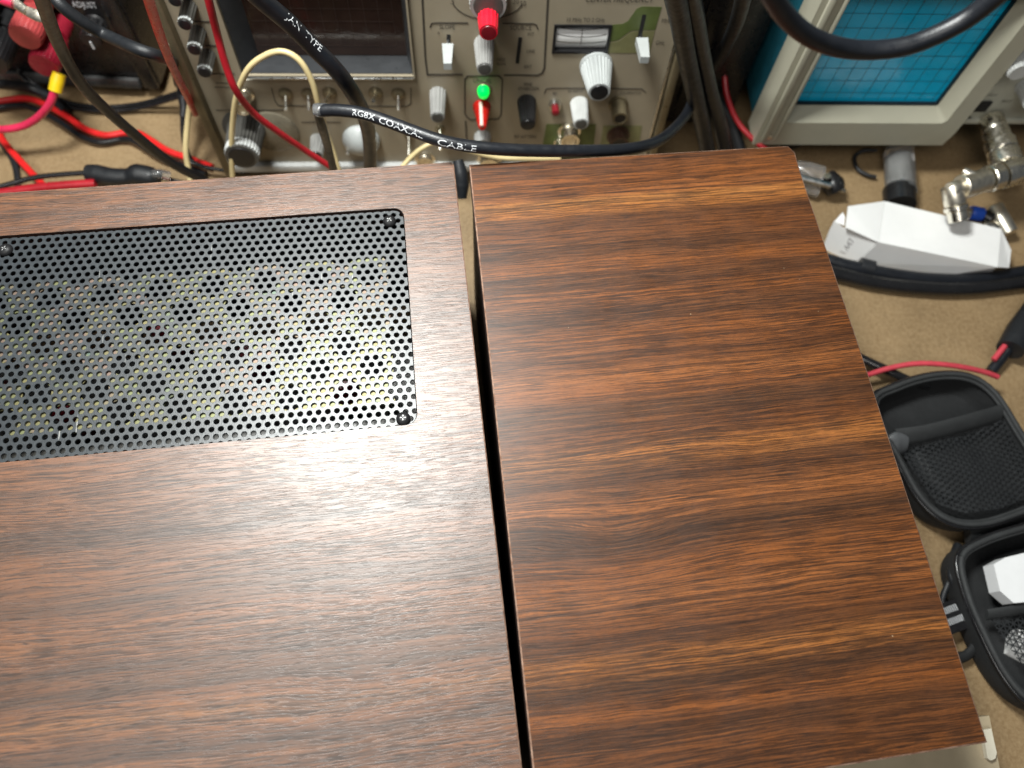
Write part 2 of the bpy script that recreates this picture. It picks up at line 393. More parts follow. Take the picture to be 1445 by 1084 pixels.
def top_panel(poly, holes, th, ch):
    """poly counter-clockwise; slot 0 face, slot 1 worn arris with its highlight in the colour, slot 2 side"""
    mb = MB(); ins = inset_poly(poly, ch)
    loops = [[Vector((*p, 0)) for p in ins]] + [[Vector((*p, 0)) for p in h] for h in holes]
    flat = [p for lp in loops for p in lp]
    fs = []
    for t in tessellate_polygon(loops):
        a, b, c = [flat[i] for i in t]; fs.append(tuple(t) if (b - a).cross(c - a).z > 0 else tuple(t)[::-1])
    mb.add([Vector((p.x, p.y, T)) for p in flat], fs, 0)
    n_ = len(poly)
    for i in range(n_):
        j = (i + 1) % n_; a, b, c, d = ins[i], ins[j], poly[j], poly[i]
        mb.add([(a[0], a[1], T), (d[0], d[1], T - ch * .8), (c[0], c[1], T - ch * .8), (b[0], b[1], T)], [(0, 1, 2, 3)], 1)
        mb.add([(d[0], d[1], T - ch * .8), (d[0], d[1], T - th), (c[0], c[1], T - th), (c[0], c[1], T - ch * .8)], [(0, 1, 2, 3)], 2)
    mb.add([(p[0], p[1], T - th) for p in poly], [tuple(range(n_))[::-1]] if not holes else [], 2)
    for h in holes:
        m_ = len(h)
        for i in range(m_):
            j = (i + 1) % m_; mb.add([(*h[i], T), (*h[i], T - th), (*h[j], T - th), (*h[j], T)], [(0, 1, 2, 3)[::-1]], 2)
    return mb
# right cabinet
MR = frame_at(oR, angR); MRi = MR.inverted()
cr = [loc(MRi, *q).xy for q in ((759, 1153), (1183, 1082), (1394, 1048), (1210, 480), (1130, 243), (1122, 215), (1113, 206), (1103, 206), (662, 232))]
tR = thing('wood_cabinet', 'narrower dark walnut grain cabinet on the right of the gap with plain unbroken top', 'cabinet', MR)
top_panel([tuple(p) for p in cr], [], .012, .0006).build('top_panel', [WR, EL, SD], tR, 0)
def cab_sides(t, bl, br, fr, fl, zt, mat):
    for a, b in ((bl, fl), (br, fr)):
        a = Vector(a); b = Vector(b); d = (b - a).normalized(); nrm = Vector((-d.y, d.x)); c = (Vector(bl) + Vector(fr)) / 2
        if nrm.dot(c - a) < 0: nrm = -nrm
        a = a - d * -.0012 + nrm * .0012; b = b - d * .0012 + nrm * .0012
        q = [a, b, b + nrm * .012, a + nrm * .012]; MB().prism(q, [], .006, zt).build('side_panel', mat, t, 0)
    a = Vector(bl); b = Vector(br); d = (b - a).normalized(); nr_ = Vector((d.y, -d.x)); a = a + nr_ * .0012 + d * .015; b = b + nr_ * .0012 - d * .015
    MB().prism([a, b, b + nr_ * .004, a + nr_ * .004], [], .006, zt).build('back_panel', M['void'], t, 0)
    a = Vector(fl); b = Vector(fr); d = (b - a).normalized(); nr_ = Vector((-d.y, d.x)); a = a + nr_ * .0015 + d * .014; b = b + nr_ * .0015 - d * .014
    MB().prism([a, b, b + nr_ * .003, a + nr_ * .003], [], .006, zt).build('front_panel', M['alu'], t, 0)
    xs = (min(bl[0], fl[0]) + .02, max(br[0], fr[0]) - .02)
    for x in xs:
        for y in (min(fl[1], fr[1]) + .03, bl[1] - .03):
            MB().lathe([(.008, 0), (.009, .0055)], Matrix.Translation((x, y, 0)), 16).build('rubber_foot', M['blk'], t)
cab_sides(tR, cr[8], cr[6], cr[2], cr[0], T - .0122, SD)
MB().box((.015, .016, .010), (.15, .262, .014)).build('base_plate', M['dgrey'], tR)
# left cabinet
ML = frame_at(oL, angL); MLi = ML.inverted()
rt = [loc(MLi, *q).xy for q in ((745, 1158), (640, 228))]
lt0 = loc(MLi, 0, 272).xy; dL = (lt0 - rt[1]).normalized(); bl = rt[1] + dL * .40; fl = rt[0] + Vector((-.40, -.012))
lpoly = [tuple(fl), tuple(rt[0]), tuple(rt[1] + (rt[0] - rt[1]).normalized() * .0015), tuple(rt[1] + dL * .0015), tuple(bl)]
# grille opening corners measured on the recessed sheet
GZ = T - .0011
g1 = loc(MLi, 568, 330, GZ).xy; g2 = loc(MLi, 590, 575, GZ).xy; gt = loc(MLi, 300, 318, GZ).xy; gb = loc(MLi, 300, 632, GZ).xy
gx1 = (g1.x + g2.x) / 2; p_ = .01276 * .311
row0 = loc(MLi, 532.3, 305.1, GZ).xy; row31 = loc(MLi, 400 + 1062 / 6.775, 500 + 670 / 6.775, GZ).xy
rp_ = p_ * .8660254
gyt = row0.y + .72 * rp_; gyb = row0.y - 31 * rp_ - .80 * rp_; gx0 = gx1 - .325
op = rrect(gx0 - .0006, gyb - .0004, gx1 + .0005, gyt + .0008, .0052)
tL = thing('wood_cabinet', 'wider reddish wood grain cabinet on the left with a black perforated grille in its top', 'cabinet', ML)
top_panel(lpoly, [op], .012, .0005).build('top_panel', [WL, EL, SD], tL, 0)
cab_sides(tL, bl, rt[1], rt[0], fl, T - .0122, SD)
MB().box((-.385, .02, .010), (-.02, .262, .014)).build('base_plate', M['dgrey'], tL)
def cells(p, ctr, corners, hole_r, m_, th, z, centers, bev=.0):
    nc = len(corners); nn = nc * m_; vs = []; fs = []
    base = []
    for c in corners: base.append(Vector((c[0], c[1], 0)))
    a0 = math.atan2(corners[0][1], corners[0][0])
    rings = [(hole_r + bev, 0)] + ([(hole_r, -bev)] if bev else []) + [(hole_r, -th)]
    for r_, dz in rings:
        for k in range(nn):
            a = a0 + 2 * math.pi * k / nn; base.append(Vector((r_ * math.cos(a), r_ * math.sin(a), dz)))
    f0 = []; mid = m_ // 2
    for k in range(nc):
        H0 = k; H1 = (k + 1) % nc; Cc = lambda j: nc + (k * m_ + j) % nn
        f0.append((H0, H1, Cc(mid)))
        for j in range(m_):
            f0.append((H0 if j < mid else H1, Cc(j + 1), Cc(j)))
    for ri in range(len(rings) - 1):
        for k in range(nn):
            a = nc + ri * nn + k; b = nc + ri * nn + (k + 1) % nn; f0.append((a, b, b + nn, a + nn))
    for cx, cy in centers:
        k = len(vs); vs += [Vector((v.x + cx, v.y + cy, v.z + z)) for v in base]; fs += [tuple(i + k for i in f) for f in f0]
    me = bpy.data.meshes.new('sheet'); me.from_pydata(vs, [], fs); bm = bmesh.new(); bm.from_mesh(me); bpy.data.meshes.remove(me)
    bmesh.ops.remove_doubles(bm, verts=bm.verts[:], dist=1e-6); return bm
def clip(bm, poly):
    n_ = len(poly); ar = sum(poly[i][0] * poly[(i + 1) % n_][1] - poly[(i + 1) % n_][0] * poly[i][1] for i in range(n_))
    for i in range(n_):
        a = poly[i]; b = poly[(i + 1) % n_]; d = (b[0] - a[0], b[1] - a[1]); nrm = Vector((d[1], -d[0], 0)) * (1 if ar > 0 else -1)
        if nrm.length < 1e-9: continue
        bmesh.ops.bisect_plane(bm, geom=bm.verts[:] + bm.edges[:] + bm.faces[:], plane_co=(a[0], a[1], 0), plane_no=nrm, clear_outer=True, dist=1e-7)
def skirt(bm, z, th):
    es = [e for e in bm.edges if e.is_boundary and all(abs(v.co.z - z) < 1e-6 for v in e.verts)]
    r_ = bmesh.ops.extrude_edge_only(bm, edges=es)
    for v in [g_ for g_ in r_['geom'] if isinstance(g_, bmesh.types.BMVert)]: v.co.z -= th
def to_mesh(bm, name):
    me = bpy.data.meshes.new(name); bm.to_mesh(me); bm.free(); return me
hexc = [(p_ / math.sqrt(3) * math.cos(math.radians(30 + 60 * k)), p_ / math.sqrt(3) * math.sin(math.radians(30 + 60 * k))) for k in range(6)]
cen = []
for r_ in range(-2, 34):
    y = row0.y - r_ * rp_
    for i in range(-82, 16):
        x = row0.x + (i + (.5 if r_ % 2 else 0)) * p_
        if gx0 - p_ < x < gx1 + p_: cen.append((x, y))
bm = cells(p_, None, hexc, p_ * .308, 2, .0008, GZ, cen, .00014)
clip(bm, rrect(gx0, gyb, gx1, gyt, .0050)); skirt(bm, GZ, .0008)
grl = link('perforated_grille', to_mesh(bm, 'perforated_grille'), M['grill'], tL, 40)
def screw(px, py, rot):
    q = loc(MLi, px, py, GZ + .001)
    Mx = Matrix.Translation((q.x, q.y, GZ)) @ Matrix.Rotation(rot, 4, 'Z')
    h = .0032
    o = MB().lathe([(h * 1.0, 0), (h * 1.0, .0006), (h * .93, .0012), (h * .74, .0018), (h * .48, .00215), (h * .46, .0020)], Mx, 28, capa=False).build('screw_head', M['scr'], grl, 50)
    c = MB()
    for a in (math.pi / 4, -math.pi / 4):
        for s_ in (1, -1):
            c.box((-.00022, .0003, -.0001), (.00022, .00135, .00012), .00005, Mx @ Matrix.Translation((0, 0, .00212)) @ Matrix.Rotation(a + (math.pi if s_ < 0 else 0), 4, 'Z'))
    c.build('cross_recess', M['dgm'], grl)
screw(549.5, 311.5, .15); screw(569, 590.5, .7); screw(7, 352, .3)
# rivet-yellow chassis cover below the grille
CZ = T - .0023
pc = loc(MLi, 295.9, 468.1, CZ).xy; ax, ay = .01215, .0119
cc = []
for r_ in range(-8, 9):
    for i in range(-16, 14):
        cc.append((pc.x + (i + (.5 if r_ % 2 else 0)) * 2 * ax, pc.y + r_ * ay))
bm = cells(0, None, [(ax, 0), (0, ay), (-ax, 0), (0, -ay)], .0060, 6, .0012, CZ, cc, .0002)
ct = row0.y - 6.45 * rp_ + .0004; cb = row0.y - 28.6 * rp_; cxr = gx1 - 2.3 * p_
clip(bm, [(gx0 - .02, cb), (cxr, cb), (cxr, ct), (gx0 - .02, ct)]); skirt(bm, CZ, .0012)
link('vented_chassis_cover', to_mesh(bm, 'vented_chassis_cover'), M['chromate'], tL, 40)
MB().box((gx0 - .02, cb - .02, T - .0135), (gx1 + .015, cb - .003, T - .0125)).build('mounting_rail', M['dgrey'], tL)
MB().box((gx0, cb + .02, T - .075), (cxr - .01, ct - .01, T - .07)).build('chassis_deck', M['void'], tL)
for k in range(6):
    MB().lathe([(.007, 0), (.007, .028), (.005, .031)], Matrix.Translation((cxr - .03 - k * .045, cb + .03 + (k % 3) * .02, T - .07)), 16).build('capacitor', M['redd'], tL)

# ------------------------------------------------------------------ cables
CABN = [0]
def cable(label, pts, r, mat, name='cable', cat='cable', n=12, sub=7, group=None, parent=None, flat=1.0):
    q = [P(a, b, c) for a, b, c in pts]
    o = MB().tube(q, r, n, sub=sub, flat=flat).build(name, mat, parent, 60)
    if parent is None: tag(o, label, cat, group)
    return o
def cable_text(path_px, r, body, size, start, side, mat, parent, squash=1.0):
    q = [P(a, b, c) for a, b, c in path_px]; path, _ = spline(q, r, 24)
    L_ = [0.0]
    for i in range(1, len(path)): L_.append(L_[-1] + (path[i] - path[i - 1]).length)
    s0 = None; best = 1e9
    for i, p in enumerate(path):
        d = (proj(p)[0] - Vector(start)).length
        if d < best: best = d; s0 = L_[i]
    vs, fs = text_geo(body, size, 'LEFT'); out = []
    for v in vs:
        s_ = min(max(s0 + v.x * squash, 0), L_[-1] - 1e-5); i = max(j for j in range(len(L_) - 1) if L_[j] <= s_)
        t_ = (s_ - L_[i]) / (L_[i + 1] - L_[i]); c = path[i].lerp(path[i + 1], t_)
        tg = (path[min(i + 2, len(path) - 1)] - path[max(i - 1, 0)]).normalized(); cd = (CAMP - c); cd = (cd - tg * cd.dot(tg)).normalized()
        up = cd.cross(tg); a = v.y / r + side
        out.append(c + (cd * math.cos(a) + up * math.sin(a)) * (r + .00012))
    MB().add(out, fs).build('printed_lettering', mat, parent, 0)

# ------------------------------------------------------------------ spectrum analyzer
PA = Plane(P(320, 233, .016), math.radians(.9), math.radians(4.5))
tA = thing('spectrum_analyzer', 'tan spectrum analyzer with dark brown screen and red and grey knobs behind the cabinets', 'spectrum analyzer', PA.mat())
A = PA.at
def pl(lst, w=0.0): return [A(x, y, w).xy for x, y in lst]
AL = A(318, 222).x; AR = A(905, 205).x; AT = .235
AL0 = A(284, 125).x; AR0 = A(900, 222).x + .006
crt = pl([(345, 104), (583, 104)]); cx0 = crt[0].x - .001; cx1 = crt[1].x; cy0 = (crt[0].y + crt[1].y) / 2
meter = pl([(784, 36), (784, 73), (856, 73), (862, 36)]); mx0, mx1 = meter[0].x, meter[3].x; my0, my1 = meter[1].y, meter[0].y
hole1 = [(cx0, cy0), (cx1, cy0), (cx1, cy0 + .10), (cx0, cy0 + .10)]
hole2 = [(mx0, my0), (mx1, my0), (mx1, my1), (mx0, my1)]
MB().prism([(AL0, 0), (AR0, 0), (AR0, AT), (AL0, AT)], [hole1, hole2], -.0205, 0).build('front_panel', M['tan'], tA, 0)
MB().box((AL0 - .004, -.002, -.33), (AR0 + .004, AT + .003, -.0210), .003).build('case', M['dgrey'], tA)
MB().box((AL0 - .0062, -.004, -.34), (AL0 - .0003, AT + .004, .006), .0012).build('side_trim', M['tan_edge'], tA)
MB().box((AR0 + .0003, -.004, -.34), (AR0 + .0055, AT + .004, .005), .0012).build('side_trim', M['tan_edge'], tA)
MB().box((AR0 - .0022, .002, .0004), (AR0 - .0006, AT, .0016), .0003).build('chrome_strip', M['alu'], tA)
MB().box((AL0, -.0035, -.002), (AR0, .003, .004), .001).build('bottom_trim', M['lgrey'], tA)
# screen hood
h = MB(); d_ = .016; hx0, hx1, hy0, hk = cx0, cx1, cy0, .0003
cx0 += hk; cx1 -= hk; cy0 += hk
h.add([(cx0, cy0, 0), (cx1, cy0, 0), (cx1, cy0, -d_), (cx0, cy0, -d_)], [(0, 1, 2, 3)])
h.add([(cx0, cy0, 0), (cx0, cy0 + .1, 0), (cx0 + .008, cy0 + .1, -d_), (cx0 + .008, cy0, -d_)], [(0, 1, 2, 3)])
h.add([(cx1, cy0, 0), (cx1, cy0 + .1, 0), (cx1 - .004, cy0 + .1, -d_), (cx1 - .004, cy0, -d_)], [(0, 1, 2, 3)])
h.add([(cx0, cy0 + .1, 0), (cx1, cy0 + .1, 0), (cx1, cy0 + .096, -d_), (cx0, cy0 + .096, -d_)], [(0, 1, 2, 3)])
h.build('screen_hood', plain('hood_paint', (.035, .037, .04), .35), tA, 0)
MB().prism([(hx0 - .004, hy0 - .0018), (hx1 + .0012, hy0 - .0018), (hx1 + .0012, hy0 + .103), (hx0 - .004, hy0 + .103)], [hole1], .0002, .0022).build('screen_bezel', M['tan'], tA, 0)
MB().box((cx0, cy0 - .0016, .0024), (cx1 + .001, cy0 - .0003, .0042), .0003).build('bezel_edge_highlight', M['alu'], tA)  # bright metal strip stands in for the highlight along the bezel edge
gl_ = MB().box((cx0 + .002, cy0 + .0005, -d_ - .003), (cx1 - .002, cy0 + .099, -d_ + .0004)).build('screen_glass', M['glass'], tA); cx0, cx1, cy0 = hx0, hx1, hy0
gr = MB(); st = (cx1 - cx0 - .02) / 10
for k in range(11): gr.box((cx0 + .01 + k * st - .00012, cy0 + .008, -d_ + .0005), (cx0 + .01 + k * st + .00012, cy0 + .095, -d_ + .0006))
for k in range(8): gr.box((cx0 + .01, cy0 + .008 + k * st - .00012, -d_ + .00065), (cx1 - .01, cy0 + .008 + k * st + .00012, -d_ + .00075))
gr.build('graticule', plain('graticule_print', (.038, .022, .017), .5), gl_, 0)
def axlen(pln, base, end):
    """length along the normal whose tip projects nearest to the pixel `end`"""
    l0 = pln.at(*base); best = (1e9, 0)
    for k in range(4, 90):
        q = proj(pln.world((l0.x, l0.y, k * .0005)))[0]; d = (q - Vector(end)).length
        if d < best[0]: best = (d, k * .0005)
    return l0, best[1]
def knob(pln, parent, base, end, r0, r1, mat, cap, ring=None, rl=.0017, flutes=18, skirt=0.0, name='knob', label=None, w0=0.0, capname='knob_cap'):
    l0, ln_ = axlen(pln, base, end); s_ = mm(1, pln.world(l0)); r0 *= s_; r1 *= s_
    Mx = Matrix.Translation((l0.x, l0.y, w0)); b = MB()
    prof = []
    if skirt: prof += [(r0 * skirt, 0, 0), (r0 * skirt, .0012, 0), (r0 * 1.02, .0020, 0)]
    prof += [(r0, .0001 if not skirt else .0024, 1), (r0 * .97, ln_ * .12 + .002, 1), (r1 * 1.02, ln_ * .93, 1), (r1 * .96, ln_, 0), (r1 * .80, ln_, 0)]
    b.lathe(prof, Mx, flutes * 2, .10, flutes)
    k_ = b.build(name, mat, parent, 28)
    if label: k_['label'] = label
    MB().lathe([(r1 * .8, 0), (r1 * .76, .0004), (r1 * .5, .0005)], Mx @ Matrix.Translation((0, 0, ln_ + .00005)), 24).build(capname, cap, k_)
    if ring: MB().lathe([(r1 * 1.0, 0, 1), (r1 * 1.05, .0001, 1), (r1 * 1.05, rl, 1), (r1 * .98, rl + .0003, 1)], Mx @ Matrix.Translation((0, 0, ln_ * .93 - rl + .0001)), flutes * 2, .09, flutes).build('white_ring', ring, k_, 28)
    return k_, l0, ln_
knob(PA, tA, (688, -22), (688, 8), 27, 26, M['grey'], M['dgrey'], name='large_knob', flutes=24, skirt=1.15)
knob(PA, tA, (688, -6), (686, 46), 17.5, 13, M['redk'], M['redd'], name='red_knob', flutes=16)
knob(PA, tA, (683, 60), (684.5, 98), 14.5, 11, M['grey'], M['dgrey'], name='knob', flutes=20)
knob(PA, tA, (618, 131), (619.5, 166), 12, 9.8, M['grey'], M['dgrey'], flutes=14)
knob(PA, tA, (743, 143), (743.5, 176), 13.5, 10.5, M['blk'], M['blk'], flutes=20, label='small black knob beside the green lamp')
k5, l5, n5 = knob(PA, tA, (841, 92), (851, 130), 22.5, 15.5, M['white'], M['blk'], name='large_white_knob', flutes=26, skirt=1.04)
knob(PA, tA, (817, 145), (822, 175), 12.5, 10.3, M['lgrey'], M['dgrey'], flutes=22)
knob(PA, tA, (681, 192), (683, 204), 12, 10, M['lgrey'], M['dgrey'], flutes=14)
for b_, e_ in (((253, -24), (245, 1)), ((267, 8), (260.6, 34.5)), ((280, 44), (274.4, 70)), ((293.5, 77), (287, 101.5))):
    knob(PA, tA, b_, e_, 11.0, 9.6, M['dgrey'], M['blk'], ring=M['white'], flutes=13)
knob(PA, tA, (348, 180), (364, 226), 26, 22, M['dgrey'], M['blk'], ring=M['lgrey'], rl=.006, name='large_knob', flutes=30, skirt=1.25)
knob(PA, tA, (449, 196), (452, 220), 11, 9, M['grey'], M['blk'], flutes=14)
# clear dial skirt and white dome knob
def disc(pln, parent, name, c, r, z0, z1, mat, n=40, dome=0):
    l0 = pln.at(*c); s_ = mm(1, pln.world(l0)); r *= s_
    pr = [(r, 0), (r, (z1 - z0) * .6), (r * .93, z1 - z0)] + ([(r * .6, z1 - z0 + dome * .7), (r * .2, z1 - z0 + dome)] if dome else [])
    return MB().lathe(pr, Matrix.Translation((l0.x, l0.y, z0)), n).build(name, mat, parent, 40)
disc(PA, tA, 'dial_skirt', (385, 185), 36, .0003, .0020, plain('smoky_dial', (.17, .15, .11), .25), dome=0)
disc(PA, tA, 'white_dial', (510, 196), 26, .0003, .0045, M['white'], dome=.006)
# toggles
def toggle(base, tip, r=10, label=None):
    l0 = A(*base); s_ = mm(1, PA.world(l0))
    o = MB().lathe([(r * s_, .0002), (r * s_, .0008), (r * s_ * .82, .0010), (r * s_ * .8, .0012), (r * s_ * .45, .0020), (r * s_ * .3, .0020)], Matrix.Translation((l0.x, l0.y, 0)), 22).build('toggle_switch', M['tan_edge'], tA)
    tipw = None; best = 1e9
    for k in range(4, 34):
        for j in range(-6, 7):
            w_ = k * .0005; q = (l0.x, l0.y + j * .001, w_); d = (proj(PA.world(q))[0] - Vector(tip)).length
            if d + abs(k * .0005 - .010) * 250 < best: best = d + abs(k * .0005 - .010) * 250; tipw = Vector(q)
    a = Vector((l0.x, l0.y, .0015)); MB().tube([a, a.lerp(tipw, .5), tipw], [.0007, .0009, .0013], 10, sub=4).build('bat_lever', M['chrome'], o)
for x in (403, 435, 562): toggle((x, 132), (x + 1, 156))
for x in (465, 500, 530): toggle((x, 131), (x - 5, 142))
toggle((577, 190), (577, 219), 7); toggle((490, 193), (491, 218), 7); toggle((621, 181), (624, 212), 7)
# slide levers
def strip(name, lst, wd, z, mat, par=tA):
    b = MB(); q = pl(lst)
    for i in range(len(q) - 1):
        a, c = q[i], q[i + 1]; d = c - a; L_ = d.length; d.normalize(); nr = Vector((-d.y, d.x)) * wd / 2; e = d * wd * .3
        b.prism([a - e - nr, c + e - nr, c + e + nr, a - e + nr], [], .0001 + z, .0003 + z + i * 2e-6)
    return b.build(name, mat, par, 0)
strip('lever_slot', [(633, 50), (632, 66)], .0022, 0, M['void'])
strip('lever_slot', [(909, 22), (902, 54)], .0024, 0, M['void'])
strip('lever_slot', [(734, 54), (730, 88)], .0022, 0, M['void'])
def lever(base, tip, w0, w1):
    l0, ln_ = axlen(PA, base, tip); s_ = mm(1, PA.world(l0)); w0 *= s_ * .5; w1 *= s_ * .5; b = MB()
    z0 = ln_ * .22
    b.add([(l0.x + sx * (w0 if k else w0) * (1 if k == 0 else w1 / w0), l0.y + sy * .0022, z0 if k == 0 else ln_) for k in (0, 1) for sx, sy in ((-1, -1), (1, -1), (1, 1), (-1, 1))],
          [(3, 2, 1, 0), (4, 5, 6, 7), (0, 1, 5, 4), (1, 2, 6, 5), (2, 3, 7, 6), (3, 0, 4, 7)])
    o = b.build('slide_lever', M['white'], tA, 0)
    MB().box((l0.x - .0008, l0.y - .001, -.001), (l0.x + .0008, l0.y + .001, z0 - .0001)).build('lever_stem', M['alu'], o)
lever((632, 58), (631, 94), 16, 11); lever((904, 50), (901, 86), 17, 12)
# meter
mt = MB().prism([(mx0 - .0008, my0 - .0008), (mx1 + .0008, my0 - .0008), (mx1 + .0008, my1 + .0008), (mx0 - .0008, my1 + .0008)], [[(mx0 + .0008, my0 + .0008), (mx1 - .0008, my0 + .0008), (mx1 - .0008, my1 - .0008), (mx0 + .0008, my1 - .0008)]], -.003, .0008).build('dial_window', M['blk'], tA, 0)
b = MB(); nseg = 10; my = (my0 + my1) / 2
for k in range(nseg):
    a0 = -1 + 2 * k / nseg; a1 = -1 + 2 * (k + 1) / nseg
    def zz(a): return -.0045 + .0042 * math.cos(a * 1.3)
    b.add([(mx0, my + (my1 - my0) / 2 * a0, zz(a0)), (mx1, my + (my1 - my0) / 2 * a0, zz(a0)), (mx1, my + (my1 - my0) / 2 * a1, zz(a1)), (mx0, my + (my1 - my0) / 2 * a1, zz(a1))], [(0, 1, 2, 3)])
b.build('dial_drum', M['card'], mt)
b = MB()
for fy in (.30, .56, .78):
    for k in range(12):
        a0 = -1 + 2 * k / 12; a1 = -1 + 2 * (k + 1) / 12; yy = lambda a: my0 + (my1 - my0) * (fy + .10 * a * a); xx = lambda a: (mx0 + mx1) / 2 + (mx1 - mx0) * .46 * a
        z_ = lambda y: -.0045 + .0042 * math.cos((y - my) / ((my1 - my0) / 2) * 1.3) + .00015
        b.add([(xx(a0), yy(a0) - .00022, z_(yy(a0))), (xx(a1), yy(a1) - .00022, z_(yy(a1))), (xx(a1), yy(a1) + .00022, z_(yy(a1) )), (xx(a0), yy(a0) + .00022, z_(yy(a0)))], [(0, 1, 2, 3)])
for k in range(6):
    y_ = my0 + (my1 - my0) * (.25 + .1 * k); b.add([((mx0 + mx1) / 2 - .0003, y_, z_(y_) + .0001), ((mx0 + mx1) / 2 + .0003, y_, z_(y_) + .0001), ((mx0 + mx1) / 2 + .0003, y_ + .0012, z_(y_ + .0012) + .0001), ((mx0 + mx1) / 2 - .0003, y_ + .0012, z_(y_ + .0012) + .0001)], [(0, 1, 2, 3)])
b.build('dial_scale', M['ink'], mt, 0)
# printed areas, outlines and lettering (flat print on the panel)
def zz2(x, y): return (780 + x / 8.03, y / 8.03)
ga = [zz2(*q) for q in ((668, 280), (790, 270), (850, 240), (900, 170), (950, 100), (1010, 72), (1235, 78), (1160, 340), (900, 345), (850, 370), (750, 450), (645, 475))]
MB().prism(pl(ga), [], .0001, .0002).build('green_print', M['green'], tA, 0)
gb_ = [zz2(*q) for q in ((640, 490), (755, 462), (855, 382), (905, 357), (1156, 352), (1095, 600), (625, 600))]
MB().prism(pl(gb_), [], .0001, .0002).build('olive_print', M['olive'], tA, 0)
MB().prism(pl([(771, 175), (841, 175), (836, 225), (762, 225)]), [], .0001, .0002).build('green_print', M['green'], tA, 0)
MB().prism(pl([(851, 177), (906, 177), (899, 225), (844, 225)]), [], .0001, .0002).build('olive_print', M['olive'], tA, 0)
GW = .0011
strip('panel_groove', [(594, -40), (600, 80), (603, 105), (652, 105)], GW, .0, M['ink'])
strip('panel_groove', [(712, 106), (758, 106), (765, 103), (768, 96), (775, -40)], GW, .0, M['ink'])
strip('panel_groove', [(607, 38), (609, 33), (614, 32), (660, 32)], .0007, .0, M['ink'])
strip('panel_groove', [(710, 33), (752, 33), (757, 35), (759, 41)], .0007, .0, M['ink'])
strip('panel_groove', [(659, 165), (656, 160), (656, 112), (660, 107), (704, 107), (709, 112), (707, 162), (703, 168), (664, 169), (659, 165)], .0009, .0, M['ink'])
strip('panel_groove', [(657, 171), (659, 205)], .0010, .0, M['ink'])
strip('panel_groove', [(383, 124), (388, 142), (393, 149), (574, 150), (580, 146), (580, 124)], .0005, .0, M['ink'])
strip('panel_groove', [(768, 132), (771, 125), (780, 124), (905, 125), (911, 130)], .0005, .0, M['ink'])
for y0_, x0_, x1_ in ((30, 275, 305), (64, 290, 310), (104, 298, 345)): strip('panel_groove', [(x0_, y0_), (x1_, y0_)], .0006, .0, M['ink'])
for y0_, x0_, x1_ in ((117, 305, 322), (123, 303, 325), (155, 305, 400), (172, 425, 480)): strip('panel_groove', [(x0_, y0_), (x1_, y0_)], .0004, .0, M['ink'])
arc = [(688 + 52 * math.cos(a), -6 + 33 * math.sin(a)) for a in [math.radians(20 + 14 * k) for k in range(11)]]
strip('dial_arc', arc, .0004, .0, M['ink'])
def ptext(body, c, size_px, mat=None, pln=PA, par=tA, w=.00035):
    l0 = pln.at(*c); s_ = mm(1, pln.world(l0)); vs, fs = text_geo(body, size_px * s_)
    MB().add([(v.x + l0.x, v.y * 1.35 + l0.y, w) for v in vs], fs).build('printed_lettering', mat or M['ink'], par, 0)
for s_, c, z in (('SLOPE', (631, 38), 8), ('SOURCE', (735, 39), 8), ('INT', (749, 48), 6), ('LINE', (749, 72), 6), ('EXT', (745, 94), 6), ('FREE', (707, 84), 6), ('RUN', (707, 90), 6), ('+', (619, 47), 8),
                 ('UNCAL', (681, 114), 8), ('FINE', (745, 119), 6), ('STABILIZER', (746, 125), 6), ('10 MHz TO 2 GHz', (826, 28), 7), ('CENTER FREQUENCY', (874, -1), 10), ('MHz', (940, 29), 7), ('GHz', (931, 60), 7),
                 ('RF', (783, 132), 6), ('RF INPUT', (812, 129), 5), ('CALIBRATOR', (890, 131), 5), ('RF ATTEN', (741, 193), 7), ('.5', (638, 2), 9), ('20', (728, 2), 9), ('50', (738, 5), 9)):
    ptext(s_, c, z)
# lamp, red pointer, jacks
lg = disc(PA, tA, 'lamp_collar', (683, 126), 11, .0002, .0015, M['tan_edge'])
l0, ln_ = axlen(PA, (682, 124), (681, 136)); r_ = mm(8.6, PA.world(l0))
MB().lathe([(r_, .0016), (r_, ln_ * .6), (r_ * .8, ln_ * .9), (r_ * .4, ln_ * 1.02)], Matrix.Translation((l0.x, l0.y, 0)), 24).build('green_lamp', M['led'], lg)
l0, ln_ = axlen(PA, (680, 150), (682, 181)); s_ = mm(1, PA.world(l0)); b = MB()
b.lathe([(13 * s_, .0003), (12.5 * s_, .002), (9 * s_, ln_ * .5), (5.5 * s_, ln_ * .95), (4 * s_, ln_)], Matrix.Translation((l0.x, l0.y, 0)), 22)
rk = b.build('red_pointer_knob', M['redp2'], tA)
MB().tube([Vector((l0.x - .0008, l0.y + 12.6 * s_, .003)), Vector((l0.x - .0006, l0.y + 9.2 * s_, ln_ * .5)), Vector((l0.x - .0004, l0.y + 5.2 * s_, ln_ + .0004))], .0012, 8).build('white_index_line', M['glow'], rk)
disc(PA, tA, 'jack_collar', (783, 146), 9, .0002, .004, M['alu'])
l0, ln_ = axlen(PA, (783, 146), (783, 160)); MB().lathe([(.0024, .004), (.0024, ln_), (.0015, ln_ + .0004)], Matrix.Translation((l0.x, l0.y, 0)), 18).build('push_button', M['redd'], tA)
